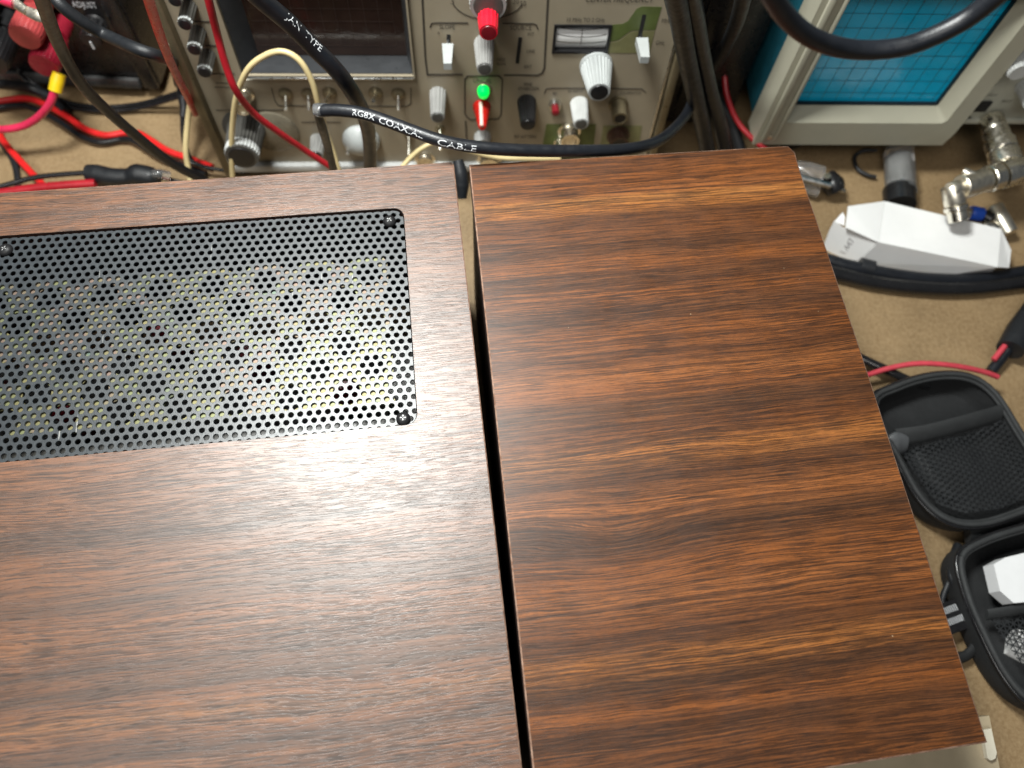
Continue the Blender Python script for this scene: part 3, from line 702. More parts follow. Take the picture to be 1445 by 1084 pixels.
def jack(c, e, r, mat, inner):
    l0, ln_ = axlen(PA, c, e); s_ = mm(1, PA.world(l0)); r *= s_
    o = MB().lathe([(r * 1.25, .0002), (r * 1.25, .0015), (r, .0018), (r, ln_), (r * .72, ln_), (r * .70, ln_ - .006)], Matrix.Translation((l0.x, l0.y, 0)), 24, capb=True).build('coaxial_jack', mat, tA)
    MB().lathe([(r * .66, ln_ - .0055), (r * .66, ln_ - .0005)], Matrix.Translation((l0.x, l0.y, 0)), 16, capa=True).build('jack_bore', inner, o)
jack((872, 146), (875, 168), 11, M['tan_edge'], M['blk']); jack((803, 184), (805, 200), 13, M['chrome'], M['zinc']); jack((872, 190), (875, 204), 13, plain('aged_brown_jack', (.06, .03, .02), .4), M['blk'])
jack((346, 132), (343, 156), 10, M['chrome'], M['zinc']); jack((790, 200), (792, 215), 7, M['chrome'], M['zinc']); jack((600, 225), (600, 232), 12, M['chrome'], M['zinc']); jack((690, 226), (690, 236), 14, M['chrome'], M['zinc'])

# ------------------------------------------------------------------ oscilloscope with turquoise screen
PS = Plane(P(1062, 204, .034), math.radians(.6), math.radians(1.0))
tS = thing('oscilloscope', 'putty coloured oscilloscope with turquoise gridded screen behind the right cabinet', 'oscilloscope', PS.mat())
S = PS.at
def ps(lst): return [S(x, y).xy for x, y in lst]
b0 = ps([(1062, 204), (1330, 204), (1347, 189), (1122, 162), (1328, 162), (1196, 11), (1434, 12)])
sx0 = b0[3].x; sx1 = b0[4].x; sy0 = b0[3].y; sy1 = b0[5].y; print('screen height', sy1 - sy0)
scr = [(sx0, sy0), (sx1, sy0), (sx1, sy1), (sx0, sy1)]
bx1 = b0[2].x; by = b0[2].y
STOP = sy1 + .035; SRX = bx1 + .145
# bezel: raised frame with chamfered inner slope
oc = [(0, 0), (b0[1].x, 0), (bx1, by), (bx1, STOP), (0, STOP)]
inn = rrect(sx0 - .006, sy0 - .0075, sx1 + .0075, sy1 + .008, .004, 4)
bz = MB().prism(oc, [inn], -.0204, 0); bz.build('bezel', M['beige'], tS, 0)
sl = MB(); n_ = len(inn); inr = rrect(sx0, sy0, sx1, sy1, .0012, 4)
sl.add([(*p, -.0001) for p in inn] + [(*p, -.0085) for p in inr], [(i, (i + 1) % n_, n_ + (i + 1) % n_, n_ + i) for i in range(n_)])
sl.build('bezel_slope', M['beige'], tS, 50)
MB().prism(inr, [rrect(sx0 + .0006, sy0 + .0005, sx1 - .0005, sy1 - .0006, .001, 4)], -.0120, -.0086).build('recess_shadow_rim', M['blk'], tS, 0)  # black rim stands in for the shadow inside the screen recess
MB().box((sx0 - .001, sy0 - .001, -.016), (sx1 + .001, sy1 + .001, -.0118)).build('screen', M['screen'], tS)
gm = MB(); gst = .0100; gx_ = [sx1 - .004 - k * (sx1 - sx0 - .004) / 10 for k in range(11)]
for x in gx_: gm.box((x - .00016, sy0 + .002, -.01175), (x + .00016, sy1 - .001, -.0117))
gy = (sy1 - sy0 - .001) / 8
for k in range(8): gm.box((sx0 + .001, sy0 + .0082 + k * gy - .00016, -.01168), (sx1 - .001, sy0 + .0082 + k * gy + .00016, -.01163))
for k in range(41):
    y_ = sy0 + .0082 + k * gy / 5
    if y_ < sy1 - .002: gm.box((gx_[5] - .0007, y_ - .0001, -.0116), (gx_[5] + .0007, y_ + .0001, -.01155))
gm.build('screen_graticule', plain('graticule_ink', (.002, .06, .10), .4), tS, 0)
# left rails of the bezel
for x0_, x1_, z_ in ((.0035, .0075, .0025), (.0125, .0150, .002)):
    MB().box((x0_, .006, .0002), (x1_, STOP - .002, z_), .0008).build('bezel_ridge', M['beige'], tS)
MB().lathe([(.0022, .0002), (.0022, .0014), (.0015, .0018)], Matrix.Translation((*S(1085, 192).xy, 0)), 16).build('bezel_screw', M['zinc'], tS)
# control panel
MB().box((bx1 + .0004, by, -.02), (SRX, STOP, -.0145), .0006).build('control_panel', M['putty'], tS)
MB().box((bx1 + .0004, by - .0035, -.02), (SRX, by - .0003, -.012), .0006).build('panel_lip', M['putty'], tS)
def panel(px, py, w=-.0144): return S(px, py, w)
def pin(name, px, py, r, z1, mat, n=20):
    l0 = panel(px, py); return MB().lathe([(r, 0), (r, z1 * .8), (r * .85, z1)], Matrix.Translation((l0.x, l0.y, -.0144)), n).build(name, mat, tS)
pin('trim_hole', 1402, 119, .0016, .0003, M['void']); pin('trim_hole', 1367, 166, .0016, .0003, M['void'])
l0 = panel(1386, 149); MB().box((l0.x - .0045, l0.y - .0045, -.0143), (l0.x + .0045, l0.y + .0045, -.0125), .0006).build('push_button_well', M['void'], tS)
for c, e, r in (((1428, 75), (1442, 110), 16), ((1450, 120), (1465, 150), 15)):
    l0 = panel(*c); l_ = .016; rr = mm(r, PS.world(l0))
    k_ = MB().lathe([(rr * 1.1, 0, 0), (rr * 1.1, .001, 0), (rr, .0012, 1), (rr * .9, l_, 1), (rr * .8, l_ + .0008, 0)], Matrix.Translation((l0.x, l0.y, -.0144)), 40, .07, 20).build('knob', M['lgrey'], tS, 28)
for s_, c, z in (('FOCUS', (1436, 72), 6), ('PROBE ADJUST', (1394, 134), 4), ('INPUT', (1420, 143), 5)):
    l0 = panel(*c); k_ = mm(z, PS.world(l0)); vs, fs = text_geo(s_, k_); MB().add([(v.x + l0.x, v.y * 1.3 + l0.y, -.0142) for v in vs], fs).build('printed_lettering', M['ink'], tS, 0)
MB().box((.001, .003, -.36), (SRX - .003, STOP - .003, -.0206), .004).build('case', M['teal'], tS)
for x in (.045, .135, SRX - .03):
    fw = PS.world((x, 0, -.035)); MB().lathe([(.011, 0), (.0135, .012), (.0135, .0385)], PS.mat().inverted() @ Matrix.Translation((fw.x, fw.y, 0)), 24).build('rubber_foot', M['blk'], tS)
kx0 = PA.world((AR0 + .012, 0, 0)).x; kx1 = PS.o.x - .004
tK = thing('gap_darkening_box', 'black box added to darken the gap between the analyzer and the oscilloscope', 'darkening box', Matrix.Translation((kx0, .395, 0)))  # box added to blacken the shaded gap between the instruments
MB().box((0, 0, .008), (kx1 - kx0, .3, .26), .004).build('case', M['bbp'], tK)
MB().box((.012, -.003, .03), (kx1 - kx0 - .006, -.0003, .25), .001).build('dark_front_slab', M['bbp'], tK)
for x in (.02, kx1 - kx0 - .02): MB().lathe([(.008, 0), (.009, .0078)], Matrix.Translation((x, .02, 0)), 16).build('rubber_foot', M['blk'], tK)
# ------------------------------------------------------------------ black power supply, top left
PB = Plane(P(228, 122, .010), math.radians(-3.0), math.radians(3.0))
tB = thing('power_supply', 'black bench power supply with binding posts in the top left corner', 'power supply', PB.mat())
B = PB.at
xl = -.19
MB().box((xl, .0, -.16), (0, .20, -.0005), .002).build('case', M['bbp'], tB)
MB().box((xl + .004, .010, 0), (-.0125, .195, .0012), .0005).build('front_panel', M['bbp'], tB)
MB().box((xl, -.0005, .0002), (-.0135, .008, .004), .001).build('lower_trim', plain('worn_trim', (.045, .045, .045), .25, var=.6, scale=40), tB)
MB().box((-.012, .0, .0002), (-.001, .2, .0035), .001).build('side_rail', M['bbp'], tB)
for x in (-.035, -.15):
    MB().lathe([(.009, -.010), (.010, .0)], PB.mat().inverted() @ Matrix.Translation(PB.world((x, 0, -.02))), 20).build('rubber_foot', M['blk'], tB)
ptext('ADJUST', (120, 5), 10, M['inkw'], PB, tB, .0016)
kk, l0, ln_ = knob(PB, tB, (137, 33), (129, 58), 15, 14, M['blk'], M['blk'], flutes=12, skirt=1.1)
MB().box((l0.x - .0006, l0.y - .0002, ln_ + .0008), (l0.x + .0006, l0.y - .006, ln_ + .0014)).build('pointer_line', M['inkw'], kk)
def post(base, end, r, mat, label):
    l0, ln_ = axlen(PB, base, end); s_ = mm(1, PB.world(l0)); r *= s_; nf = 26
    o = MB().lathe([(r * .8, .0013, 0), (r * .8, ln_ * .35, 0), (r * .55, ln_ * .36, 0), (r * .55, ln_ * .45, 0), (r * .9, ln_ * .46, 0), (r, ln_ * .5, 1), (r * 1.02, ln_ * .93, 1), (r * .93, ln_, 0), (r * .5, ln_ + .0005, 0)], Matrix.Translation((l0.x, l0.y, 0)), nf * 2, .05, nf).build('binding_post', mat, tB, 28)
    o['label'] = label; MB().lathe([(r * .3, 0), (r * .3, ln_ * .1)], Matrix.Translation((l0.x, l0.y, ln_ * .36)), 12).build('metal_stud', M['chrome'], o)
post((62, -8), (53, 61), 20.5, M['redp'], 'upper red fluted binding post')
post((88, 30), (80, 101), 19.5, M['redlow'], 'lower red binding post with the yellow sleeve in its end')
post((15, 25), (8, 98), 22, M['blk'], 'black fluted binding post')
post((-15, -10), (-8, 40), 20, M['blk'], 'black fluted binding post')
# ------------------------------------------------------------------ leads and cables, left
o = cable('pink lead with yellow sleeve plugged into the lower red binding post', [(83, 108, .062), (80, 122, .060), (76, 132, .056), (68, 150, .048), (48, 170, .036), (20, 181, .030), (-30, 184, .028)], .0026, M['pink'], 'test_lead', 'test lead')
MB().tube([P(84, 104, .064), P(81, 115, .061), P(78, 129, .057)], [.0040, .0044, .0042], 16).build('yellow_sleeve', M['yellow'], o, 60)
sp = thing('ring_terminal', 'bare metal crimp terminal on a pink lead above the upper red binding post', 'terminal')
MB().tube([P(18, 2, .120), P(38, 16, .118)], [.0032, .0028], 12, flat=.8).build('crimp_barrel', M['zinc'], sp, 60)
MB().tube([P(38, 16, .118), P(52, 22, .117), P(66, 26, .116)], [.0028, .0034, .0028], 12, flat=.25).build('tongue', M['zinc'], sp, 60)
MB().tube([P(-25, -22, .125), P(0, -4, .122), P(20, 4, .120)], .0036, 12).build('pink_insulation', M['pink'], sp, 60)
c1 = [(52, -25, .24), (66, 20, .21), (84, 65, .18), (112, 115, .15), (150, 155, .12), (200, 198, .085), (245, 232, .055), (290, 256, .03), (320, 275, .012)]
cable('thick black cable slanting down across the power supply and the bench at left', c1, .0030, M['black'])
cable('black cable running from top left across the power supply knob to the analyzer', [(62, -25, .17), (84, 5, .165), (115, 30, .155), (150, 50, .145), (195, 70, .15), (228, 81, .14), (246, 92, .10), (252, 118, .05)], .0033, M['black2'])
c3 = [(25, 96, .02), (45, 116, .012), (75, 136, .006), (105, 147, .004), (150, 151, .004), (200, 146, .006), (245, 133, .018), (262, 128, .025)]
o = cable('pair of thin grey wires along the bench under the power supply', c3, .0016, M['gloss'], 'wire_pair', 'wires')
MB().tube([P(a, b + 6, c) for a, b, c in c3], .0016, 10).build('wire', M['gloss'], o, 60)
o = cable('black heat shrink joint with two thin wires beside the analyzer edge', [(256, 112, .045), (257, 125, .042), (259, 138, .040), (260, 152, .037), (258, 166, .034)], [.0022, .0036, .0040, .0030, .0022], M['black2'], 'wire_joint', 'wire joint')
for dx in (-1.5, 2): MB().tube([P(258 + dx, 165, .034), P(259 + dx, 190, .026), P(263 + dx, 212, .018), P(272 + dx, 229, .012), P(300 + dx, 238, .010), P(345, 244, .008)], .0012, 8).build('wire', M['gloss'], o, 60)
MB().tube([P(236, 62, .10), P(243, 90, .06), P(254, 114, .045)], .001, 8).build('wire', M['zinc'], o, 60)
cable('cream wire rising straight up beside the heat shrink joint', [(270, 262, .012), (265, 235, .02), (262, 210, .03), (265, 170, .045), (270, 130, .06), (268, 110, .062)], .0019, M['cream'], 'wire', 'wire')
cable('short cream wire stub above the heat shrink joint', [(262, 96, .052), (257, 104, .049), (254, 113, .046)], .0018, M['cream'], 'wire', 'wire')
cable('cream wire bent into a tall arch in front of the analyzer screen', [(329, 262, .03), (327, 225, .05), (328, 180, .075), (334, 135, .10), (350, 98, .118), (375, 78, .126), (400, 73, .128), (423, 86, .124), (440, 115, .112), (450, 150, .095), (462, 190, .07), (478, 240, .045)], .00175, M['cream'], 'wire', 'wire', sub=8)
cable('short cream wire curving out from under the lettered coaxial cable', [(566, 238, .05), (580, 222, .055), (598, 208, .06), (622, 200, .062), (660, 212, .058), (700, 222, .052), (745, 224, .05), (790, 224, .045)], .0016, M['cream'], 'wire', 'wire')
cable('bright red wire along the left edge of the analyzer', [(203, -25, .25), (213, 10, .225), (226, 50, .20), (239, 84, .17), (250, 108, .14), (262, 132, .10), (276, 160, .05)], .0021, M['red'], 'wire', 'wire')
cable('long red wire hanging over the analyzer left of its screen', [(288, -25, .19), (298, 15, .175), (307, 50, .16), (318, 90, .145), (333, 128, .13), (358, 160, .11), (395, 188, .09), (430, 212, .07), (470, 238, .05)], .0020, M['red2'], 'wire', 'wire')
c10 = [(325, -45, .23), (362, -6, .215), (405, 30, .20), (440, 65, .185), (475, 100, .17), (500, 135, .15), (516, 170, .12), (522, 205, .09), (522, 245, .055)]
o = cable('thickest black cable slanting across the analyzer screen with worn white lettering', c10, .0041, M['black'], n=40)
cable_text(c10, .0041, 'JAN', .0044, (398, 20), .45, M['inkw'], o, 1.2); cable_text(c10, .0041, 'TYPE', .0044, (425, 42), .5, M['inkw'], o, 1.25)
c11 = [(452, 156, .155), (480, 156, .157), (510, 160, .158), (545, 171, .158), (580, 184, .158), (620, 198, .157), (660, 206, .155), (710, 211, .152), (770, 213, .148), (830, 213, .144), (880, 211, .138), (920, 203, .128), (948, 185, .112), (972, 155, .095), (985, 110, .09), (990, 60, .09)]
o = cable('black coaxial cable lettered in white along the far edge of the cabinets', c11, .0031, M['black'], 'coaxial_cable', 'cable', n=40)
cable_text(c11, .0031, 'RG8X', .0040, (499, 158), -.15, M['inkw'], o, 1.2)
cable_text(c11, .0031, 'COAXIAL', .0042, (537, 169), -.2, M['inkw'], o, 1.32)
cable_text(c11, .0031, 'CABLE', .0042, (617, 199), -.35, M['inkw'], o, 1.55)
MB().tube([P(443, 155, .155), P(450, 155.5, .155), P(460, 156, .155), P(464, 156, .155)], [.0030, .0034, .0034, .0031], 18).build('pale_collar', M['clear'], o, 60)
cable('black lead dropping from the pale collar at the end of the lettered coaxial cable', [(448, 160, .150), (454, 178, .135), (462, 205, .10), (472, 245, .06)], [.0020, .0024, .0024, .0024], M['black2'], 'lead', 'cable')
# cable bundle right of the analyzer
for lb, dx, r_, mt_, z_ in (('left one of the upright thick black cables between the two instruments', 0, .0052, 'black2', .17), ('right one of the upright thick black cables between the two instruments', 22, .0050, 'black', .16)):
    cable(lb, [(945 + dx, -40, z_ + .06), (958 + dx, 20, z_ + .02), (968 + dx, 75, z_ - .02), (980 + dx, 130, z_ - .06), (992 + dx * 1.1, 180, z_ - .10), (1003 + dx * 1.2, 240, z_ - .14)], r_, M[mt_], group=None)
cable('black cable in deep shade against the dark side of the oscilloscope', [(1055, -30, .2), (1040, 30, .15), (1022, 70, .1), (1000, 120, .05), (1030, 170, .03), (1050, 230, .01)], .0042, M['black2'])
cable('thin dark red wire curving down beside the oscilloscope corner', [(1022, 100, .06), (1026, 135, .05), (1040, 170, .04), (1062, 196, .035), (1095, 222, .03)], .0019, M['red2'], 'wire', 'wire')
c13 = [(1068, -45, .30), (1088, -8, .292), (1108, 22, .284), (1140, 50, .276), (1180, 66, .27), (1225, 71, .268), (1275, 66, .27), (1320, 50, .274), (1365, 26, .28), (1405, -5, .288), (1440, -40, .296)]
cable('thick black cable sagging in front of the turquoise oscilloscope screen', c13, .0032, M['black'], n=18)
# leads on the bench, left
q = [(-30, 150, .004), (0, 143, .004), (35, 139, .005), (60, 146, .006), (92, 163, .006), (120, 182, .005), (150, 191, .004), (180, 187, .004), (200, 190, .005), (235, 212, .005), (262, 222, .004), (300, 236, .004)]
o = cable('twin red and black flex lying across the bench at left', q, .0024, M['red'], 'twin_flex', 'cable')
MB().tube([P(a - 6 - (3 if a > 120 else 0), b + 10, c + .0002) for a, b, c in q], .0024, 12, sub=7).build('black_conductor', M['gloss'], o, 60)
cable('red wire running down left edge of the bench to the cabinet', [(-30, 150, .006), (-6, 178, .006), (4, 198, .006), (25, 223, .006), (55, 255, .006), (80, 280, .006)], .0024, M['red'], 'wire', 'wire')
cable('black flat wire curling under the red wire at the left edge', [(-20, 170, .002), (5, 205, .002), (18, 225, .002), (24, 250, .002), (24, 290, .002)], .0030, M['black2'], 'wire', 'wire', flat=.6)
cable('black lead along the bottom of the power supply at the left edge', [(-30, 118, .03), (15, 120, .02), (45, 125, .012), (75, 140, .008), (92, 158, .006)], .0034, M['black2'], 'lead', 'cable')
o = cable('fat black sleeve joining red and black leads behind the left cabinet', [(124, 244, .018), (138, 246, .018), (160, 250, .018), (182, 250, .018), (195, 247, .019), (215, 250, .018), (228, 252, .016)], [.0058, .0066, .0062, .0060, .0076, .0070, .0030], M['black2'], 'sleeved_joint', 'cable joint', n=16)
MB().tube([P(-30, 278, .016), P(40, 267, .017), P(90, 262, .018), P(135, 259, .018)], .0031, 12).build('red_lead', M['red2'], o, 60)
MB().tube([P(-30, 272, .016), P(20, 258, .017), P(60, 249, .018), P(135, 243, .018)], .0018, 12).build('black_lead', M['gloss'], o, 60)
MB().tube([P(215, 246, .022), P(226, 246, .021), P(240, 249, .018)], [.003, .0034, .003], 12).build('solder_sleeve', M['clear'], o, 60)
MB().tube([P(228, 251, .016), P(260, 258, .010), P(300, 262, .005)], .0016, 10).build('thin_lead', M['black2'], o, 60)
cable('black plug hanging in the narrow gap between the cabinets', [(646, 226, .10), (650, 245, .095), (652, 262, .09), (652, 280, .085)], [.0030, .0042, .0042, .0028], M['black2'], 'plug', 'plug')

# ------------------------------------------------------------------ right bench: adapters, carton, cables
def nut(a, b, r, mat, parent, n=24, prof=None, name='barrel', flute=0, nf=0):
    a = Vector(a); b = Vector(b); d = b - a; Mx = Matrix.Translation(a) @ d.to_track_quat('Z', 'Y').to_matrix().to_4x4(); L_ = d.length
    pr = prof or [(r * .94, 0, 0), (r, L_ * .06, 1), (r, L_ * .94, 1), (r * .94, L_, 0)]
    return MB().lathe(pr, Mx, n, flute, nf).build(name, mat, parent, 32)
tN = thing('adapter_chain', 'chain of silver coaxial adapters screwed to the oscilloscope jack at the right edge', 'adapter')
a0 = S(1382, 150, -.013); w0_ = PS.world(a0)
e1 = w0_ + PS.n * .060; nn_ = PS.n
for s0, s1, r_, nme in ((0, .012, .0080, 'flange'), (.012, .020, .0086, 'hex_nut'), (.0205, .030, .0098, 'coupling_ring'), (.031, .041, .0102, 'coupling_ring')):
    nut(w0_ + nn_ * s0 + Vector((.016, 0, -.012)), w0_ + nn_ * s1 + Vector((.016, 0, -.012)), r_, M['chrome'], tN, 12 if 'hex' in nme else 40, name=nme, flute=.03, nf=0 if 'hex' in nme else 20)
zA = .048
A0 = P(1450, 236, zA); A1 = P(1345, 268, zA)
dA = (A1 - A0)
def seg(t0, t1, r_, name, mat='chrome', n=40, flute=.03, nf=20): nut(A0 + dA * t0, A0 + dA * t1, r_, M[mat], tN, n, name=name, flute=flute, nf=nf)
seg(-.35, .08, .0068, 'tee_body', 'zinc', 32, 0, 0); seg(.10, .37, .0098, 'knurled_ring', flute=.05); seg(.40, .54, .0092, 'coupling_ring'); seg(.56, .74, .0078, 'barrel', 'zinc', 28, 0, 0); seg(.72, .90, .0082, 'barrel', 'zinc', 28, 0, 0); seg(.88, 1.04, .0056, 'neck', 'zinc', 28, 0, 0)
E0 = P(1343, 262, zA); E1 = P(1353, 312, zA - .012)
nut(E0, E0.lerp(E1, .55), .0070, M['zinc'], tN, 28, name='elbow'); nut(E0.lerp(E1, .57), E0.lerp(E1, .7), .0076, M['chrome'], tN, 28, name='elbow_ring'); nut(E0.lerp(E1, .7), E1, .0064, M['chrome'], tN, 28, name='elbow_barrel')
MB().tube([P(1360, 240, zA + .006), P(1374, 248, zA + .006)], [.002, .0028], 12, flat=.4).build('bayonet_lug', M['chrome'], tN)
tP = thing('coaxial_plug', 'small silver plug with a bright blue band behind the white carton', 'plug')
nut(P(1356, 300, .012), P(1368, 302, .012), .0042, M['chrome'], tP, 24, name='plug_tip'); nut(P(1369, 300, .012), P(1386, 303, .012), .0050, M['blue'], tP, 24, name='blue_band'); nut(P(1387, 303, .012), P(1398, 310, .012), .0046, M['blk'], tP, 24, name='plug_body')
tQ = thing('coaxial_adapter', 'loose silver coaxial adapter lying behind the right end of the white carton', 'adapter')
nut(P(1402, 292, .012), P(1424, 330, .010), .0062, M['zinc'], tQ, 28, name='barrel'); nut(P(1385, 318, .008), P(1412, 324, .008), .0050, M['chrome'], tQ, 28, name='side_arm')
# clear capped part with white bar
tC = thing('clear_fitting', 'small clear and silver fitting with a bright bar beside the cabinet corner', 'fitting')
MB().tube([P(1122, 238, .014), P(1140, 243, .015), P(1160, 248, .015)], [.006, .0072, .0068], 18).build('clear_shell', M['clear'], tC, 60)
MB().tube([P(1126, 250, .020), P(1172, 262, .020)], .0022, 10).build('bright_bar', M['alu'], tC)
MB().tube([P(1166, 250, .012), P(1176, 262, .012), P(1180, 272, .010)], [.0068, .008, .006], 16).build('dark_body', M['blk'], tC, 60)
MB().tube([P(1128, 262, .008), P(1155, 270, .008)], .005, 14).build('lower_shell', M['clear'], tC, 60)
MB().tube([P(1172, 262, .016), P(1192, 270, .014)], .0016, 8).build('metal_pin', M['chrome'], tC)
MB().lathe([(.0024, 0), (.0024, .001)], Matrix.Translation(P(1167, 249, .0222)), 16).build('brass_screw', M['chrome'], tC)
# clear jar
tJ = thing('clear_tube', 'short clear plastic tube standing behind the white carton under the oscilloscope', 'tube')
MB().tube([P(1268, 214, .016), P(1270, 245, .016), P(1271, 272, .016)], [.0100, .0106, .0106], 28).build('tube_wall', M['clear'], tJ, 60)
MB().tube([P(1268, 268, .016), P(1270, 290, .016)], .0108, 28).build('dark_cap', M['blk'], tJ, 60)
MB().tube([P(1266, 222, .014), P(1270, 262, .014)], .0045, 12).build('grey_insert', M['grey'], tJ, 60)
cable('small black wire hook on the bench under the oscilloscope', [(1238, 212, .012), (1218, 213, .008), (1206, 222, .005), (1210, 238, .004), (1224, 247, .004), (1236, 250, .004)], .0015, M['black2'], 'wire_hook', 'wire')
# white carton
tW = thing('paper_carton', 'opened white card carton with pencilled writing on its flap lying right of the cabinet', 'carton')
z1 = .024
def card(name, pts3, mat=M['card'], th=.0005):
    b = MB(); p = [Vector(q) for q in pts3]; nrm = Vector((0, 0, 0))
    for i in range(1, len(p) - 1): nrm += (p[i] - p[0]).cross(p[i + 1] - p[0])
    nrm.normalize(); n_ = len(p)
    b.add(p + [q - nrm * th for q in p], [tuple(range(n_)), tuple(range(n_, 2 * n_))[::-1]] + [((i + 1) % n_, i, i + n_, (i + 1) % n_ + n_) for i in range(n_)])
    return b.build(name, mat, tW, 0)
cB, cC, cD, cE = P(1248.5, 284, z1), P(1412, 323, z1), P(1407, 377, z1 - .002), P(1240, 342, z1)
cA, cF = P(1197, 291, z1 + .004), P(1193, 321, z1 + .003)
card('top_face', [cB, cE, cD, cC]); card('end_flap', [cA, cF, cE + Vector((-.0002, 0, 0)), cB + Vector((-.0002, 0, 0))])
dn = lambda v, dx=0, dy=0: Vector((v.x + dx, v.y + dy, .001))
cH = P(1208.5, 371, .0008); cI = P(1394, 388, .0008); cG = P(1162, 349, .003)
lo = Vector((0, 0, -.0007))
cH = P(1208.5, 371, .0008); cI = P(1394, 388, .0008)
card('front_face', [cE + lo, cH, P(1228, 376, .0008), P(1319, 391, .0006), cI, cD + lo])
qa, qb, qc = P(1239, 342, z1 - .0012), cH, P(1189, 321, z1 - .0016)
qn = (qb - qa).cross(qc - qa).normalized()
def onq(px, py):
    d = ray(px, py); return CAMP + d * ((qa - CAMP).dot(qn) / d.dot(qn))
sf = card('side_flap', [onq(*q) for q in ((1238.5, 342), (1189, 321), (1177, 312), (1170, 326), (1162, 347), (1166, 353), (1182, 362), (1207.5, 370.5))])
card('tuck_flap', [P(1177, 313, z1 - .0005), P(1185, 304, z1 + .001), P(1189, 300, z1 + .001), P(1192, 306, z1 + .001), P(1191, 319, z1 - .001)])
card('right_flap', [cC + Vector((.0003, 0, 0)), cD + Vector((.0003, 0, 0)), P(1424, 378, z1 - .006), P(1427, 353, z1 - .004)])
card('back_face', [cC + lo, Vector((cC.x, cC.y, .001)), Vector((cB.x, cB.y, .001)), cB + lo])
card('bottom_face', [Vector((cB.x, cB.y, .0015)), Vector((cC.x, cC.y, .0015)), Vector((cI.x, cI.y, .0015)), Vector((cH.x, cH.y, .0015))])
vs, fs = text_geo('1,447', .0068); b = MB()
o_ = onq(1196, 347)
ex = (onq(1204, 335) - onq(1188, 357)).normalized(); pn = qn.copy()
if pn.dot(CAMP - o_) < 0: pn = -pn
ey = pn.cross(ex)
s0 = qa; out = []
for v in vs:
    p = o_ + ex * v.x + ey * v.y * .9; p = p - pn * ((p - s0).dot(pn)) + pn * .0006; out.append(p)
b.add(out, fs).build('pencil_writing', plain('pencil', (.42, .41, .41), .7), sf, 0)
o = cable('thick black cable pressed against the front of the white carton', [(1120, 350, .006), (1175, 369, .007), (1215, 379, .007), (1262, 388, .007), (1310, 394, .007), (1360, 395, .007), (1405, 390, .007), (1480, 376, .007), (1600, 345, .007), (1750, 290, .007)], .0045, M['black'], n=16)
MB().tube([P(1213, 374, .008), P(1232, 379, .008)], .0054, 16).build('sleeve', M['black2'], o, 60)
cable('thick black cable below the carton, nearer the pouch', [(1120, 372, .006), (1180, 386, .006), (1230, 398, .006), (1285, 405, .006), (1340, 408, .006), (1395, 405, .006), (1480, 392, .006), (1600, 366, .006), (1750, 320, .006)], .0052, M['gloss'], n=16)
# jacketed cable end on the right edge
o = cable('frayed black cable jacket with red and black wires at the right photo edge', [(1640, 270, .010), (1560, 310, .011), (1510, 360, .012), (1480, 405, .012), (1458, 440, .012), (1440, 468, .012), (1425, 494, .012)], [.006, .006, .006, .007, .008, .009, .0085], M['black2'], 'cable_end', 'cable', n=14)
MB().tube([P(1432, 480, .012), P(1415, 503, .008), P(1398, 525, .005)], .0036, 12).build('black_core', M['black'], o, 60)
MB().tube([P(1418, 488, .013), P(1402, 508, .010)], .0019, 10).build('red_core', M['rose'], o, 60)
cable('faded red wire lying just above the open black pouch', [(1195, 540, .010), (1225, 529, .012), (1262, 518, .016), (1300, 513, .020), (1345, 516, .022), (1385, 524, .022), (1408, 532, .020)], .0018, M['rose'], 'wire', 'wire')
cable('black wire running from under the cabinet to the top of the pouch', [(1190, 492, .008), (1218, 507, .009), (1250, 522, .010), (1285, 538, .010), (1310, 545, .008)], .0030, M['gloss'], 'wire', 'wire')

# ------------------------------------------------------------------ open zip pouch (two mesh-lined halves)
tZ = thing('zip_pouch', 'open black zip pouch with mesh pockets lying right of the walnut cabinet', 'pouch')
def tray(outline_px, zt, label=None):
    ot = [P(x, y, zt) for x, y in outline_px]; n_ = len(ot)
    pt = []
    for i in range(n_):                       # smooth the outline
        a, b_, c_, d_ = [ot[(i + k) % n_] for k in (-1, 0, 1, 2)]
        for j in range(4):
            t = j / 4; pt.append(.5 * ((2 * b_) + (c_ - a) * t + (2 * a - 5 * b_ + 4 * c_ - d_) * t * t + (3 * b_ - a - 3 * c_ + d_) * t ** 3))
    cen_ = sum(pt, Vector()) / len(pt); n_ = len(pt)
    ring = lambda s, z: [Vector((cen_.x + (p.x - cen_.x) * s, cen_.y + (p.y - cen_.y) * s, z)) for p in pt]
    prof = [(.86, .0012), (.95, .002), (.995, .008), (1.0, zt - .002), (.985, zt), (.95, zt + .0004), (.935, zt - .002), (.92, .008), (.86, .0035)]
    b = MB(); rs = [ring(*q) for q in prof]
    for r_ in rs: b.add(r_, [])
    for i in range(len(prof) - 1):
        for k in range(n_):
            b.f.append((i * n_ + k, i * n_ + (k + 1) % n_, (i + 1) * n_ + (k + 1) % n_, (i + 1) * n_ + k)); b.mi.append(0)
    b.f.append(tuple(range(n_))); b.mi.append(0); b.f.append(tuple((len(prof) - 1) * n_ + k for k in range(n_))[::-1]); b.mi.append(0)
    o = b.build('half_shell', M['felt'], tZ, 50)
    for s_, z_, r_ in ((1.0, zt - .001, .0013), (.965, zt + .0006, .0016), (.925, zt - .001, .0012)):
        rr = ring(s_, z_); MB().tube(rr + [rr[0]], r_, 8, sub=1, close=False).build('zip_tape' if s_ == 1.0 else 'piping', M['band'] if s_ != 1.0 else M['gloss'], o, 60)
    return o, pt
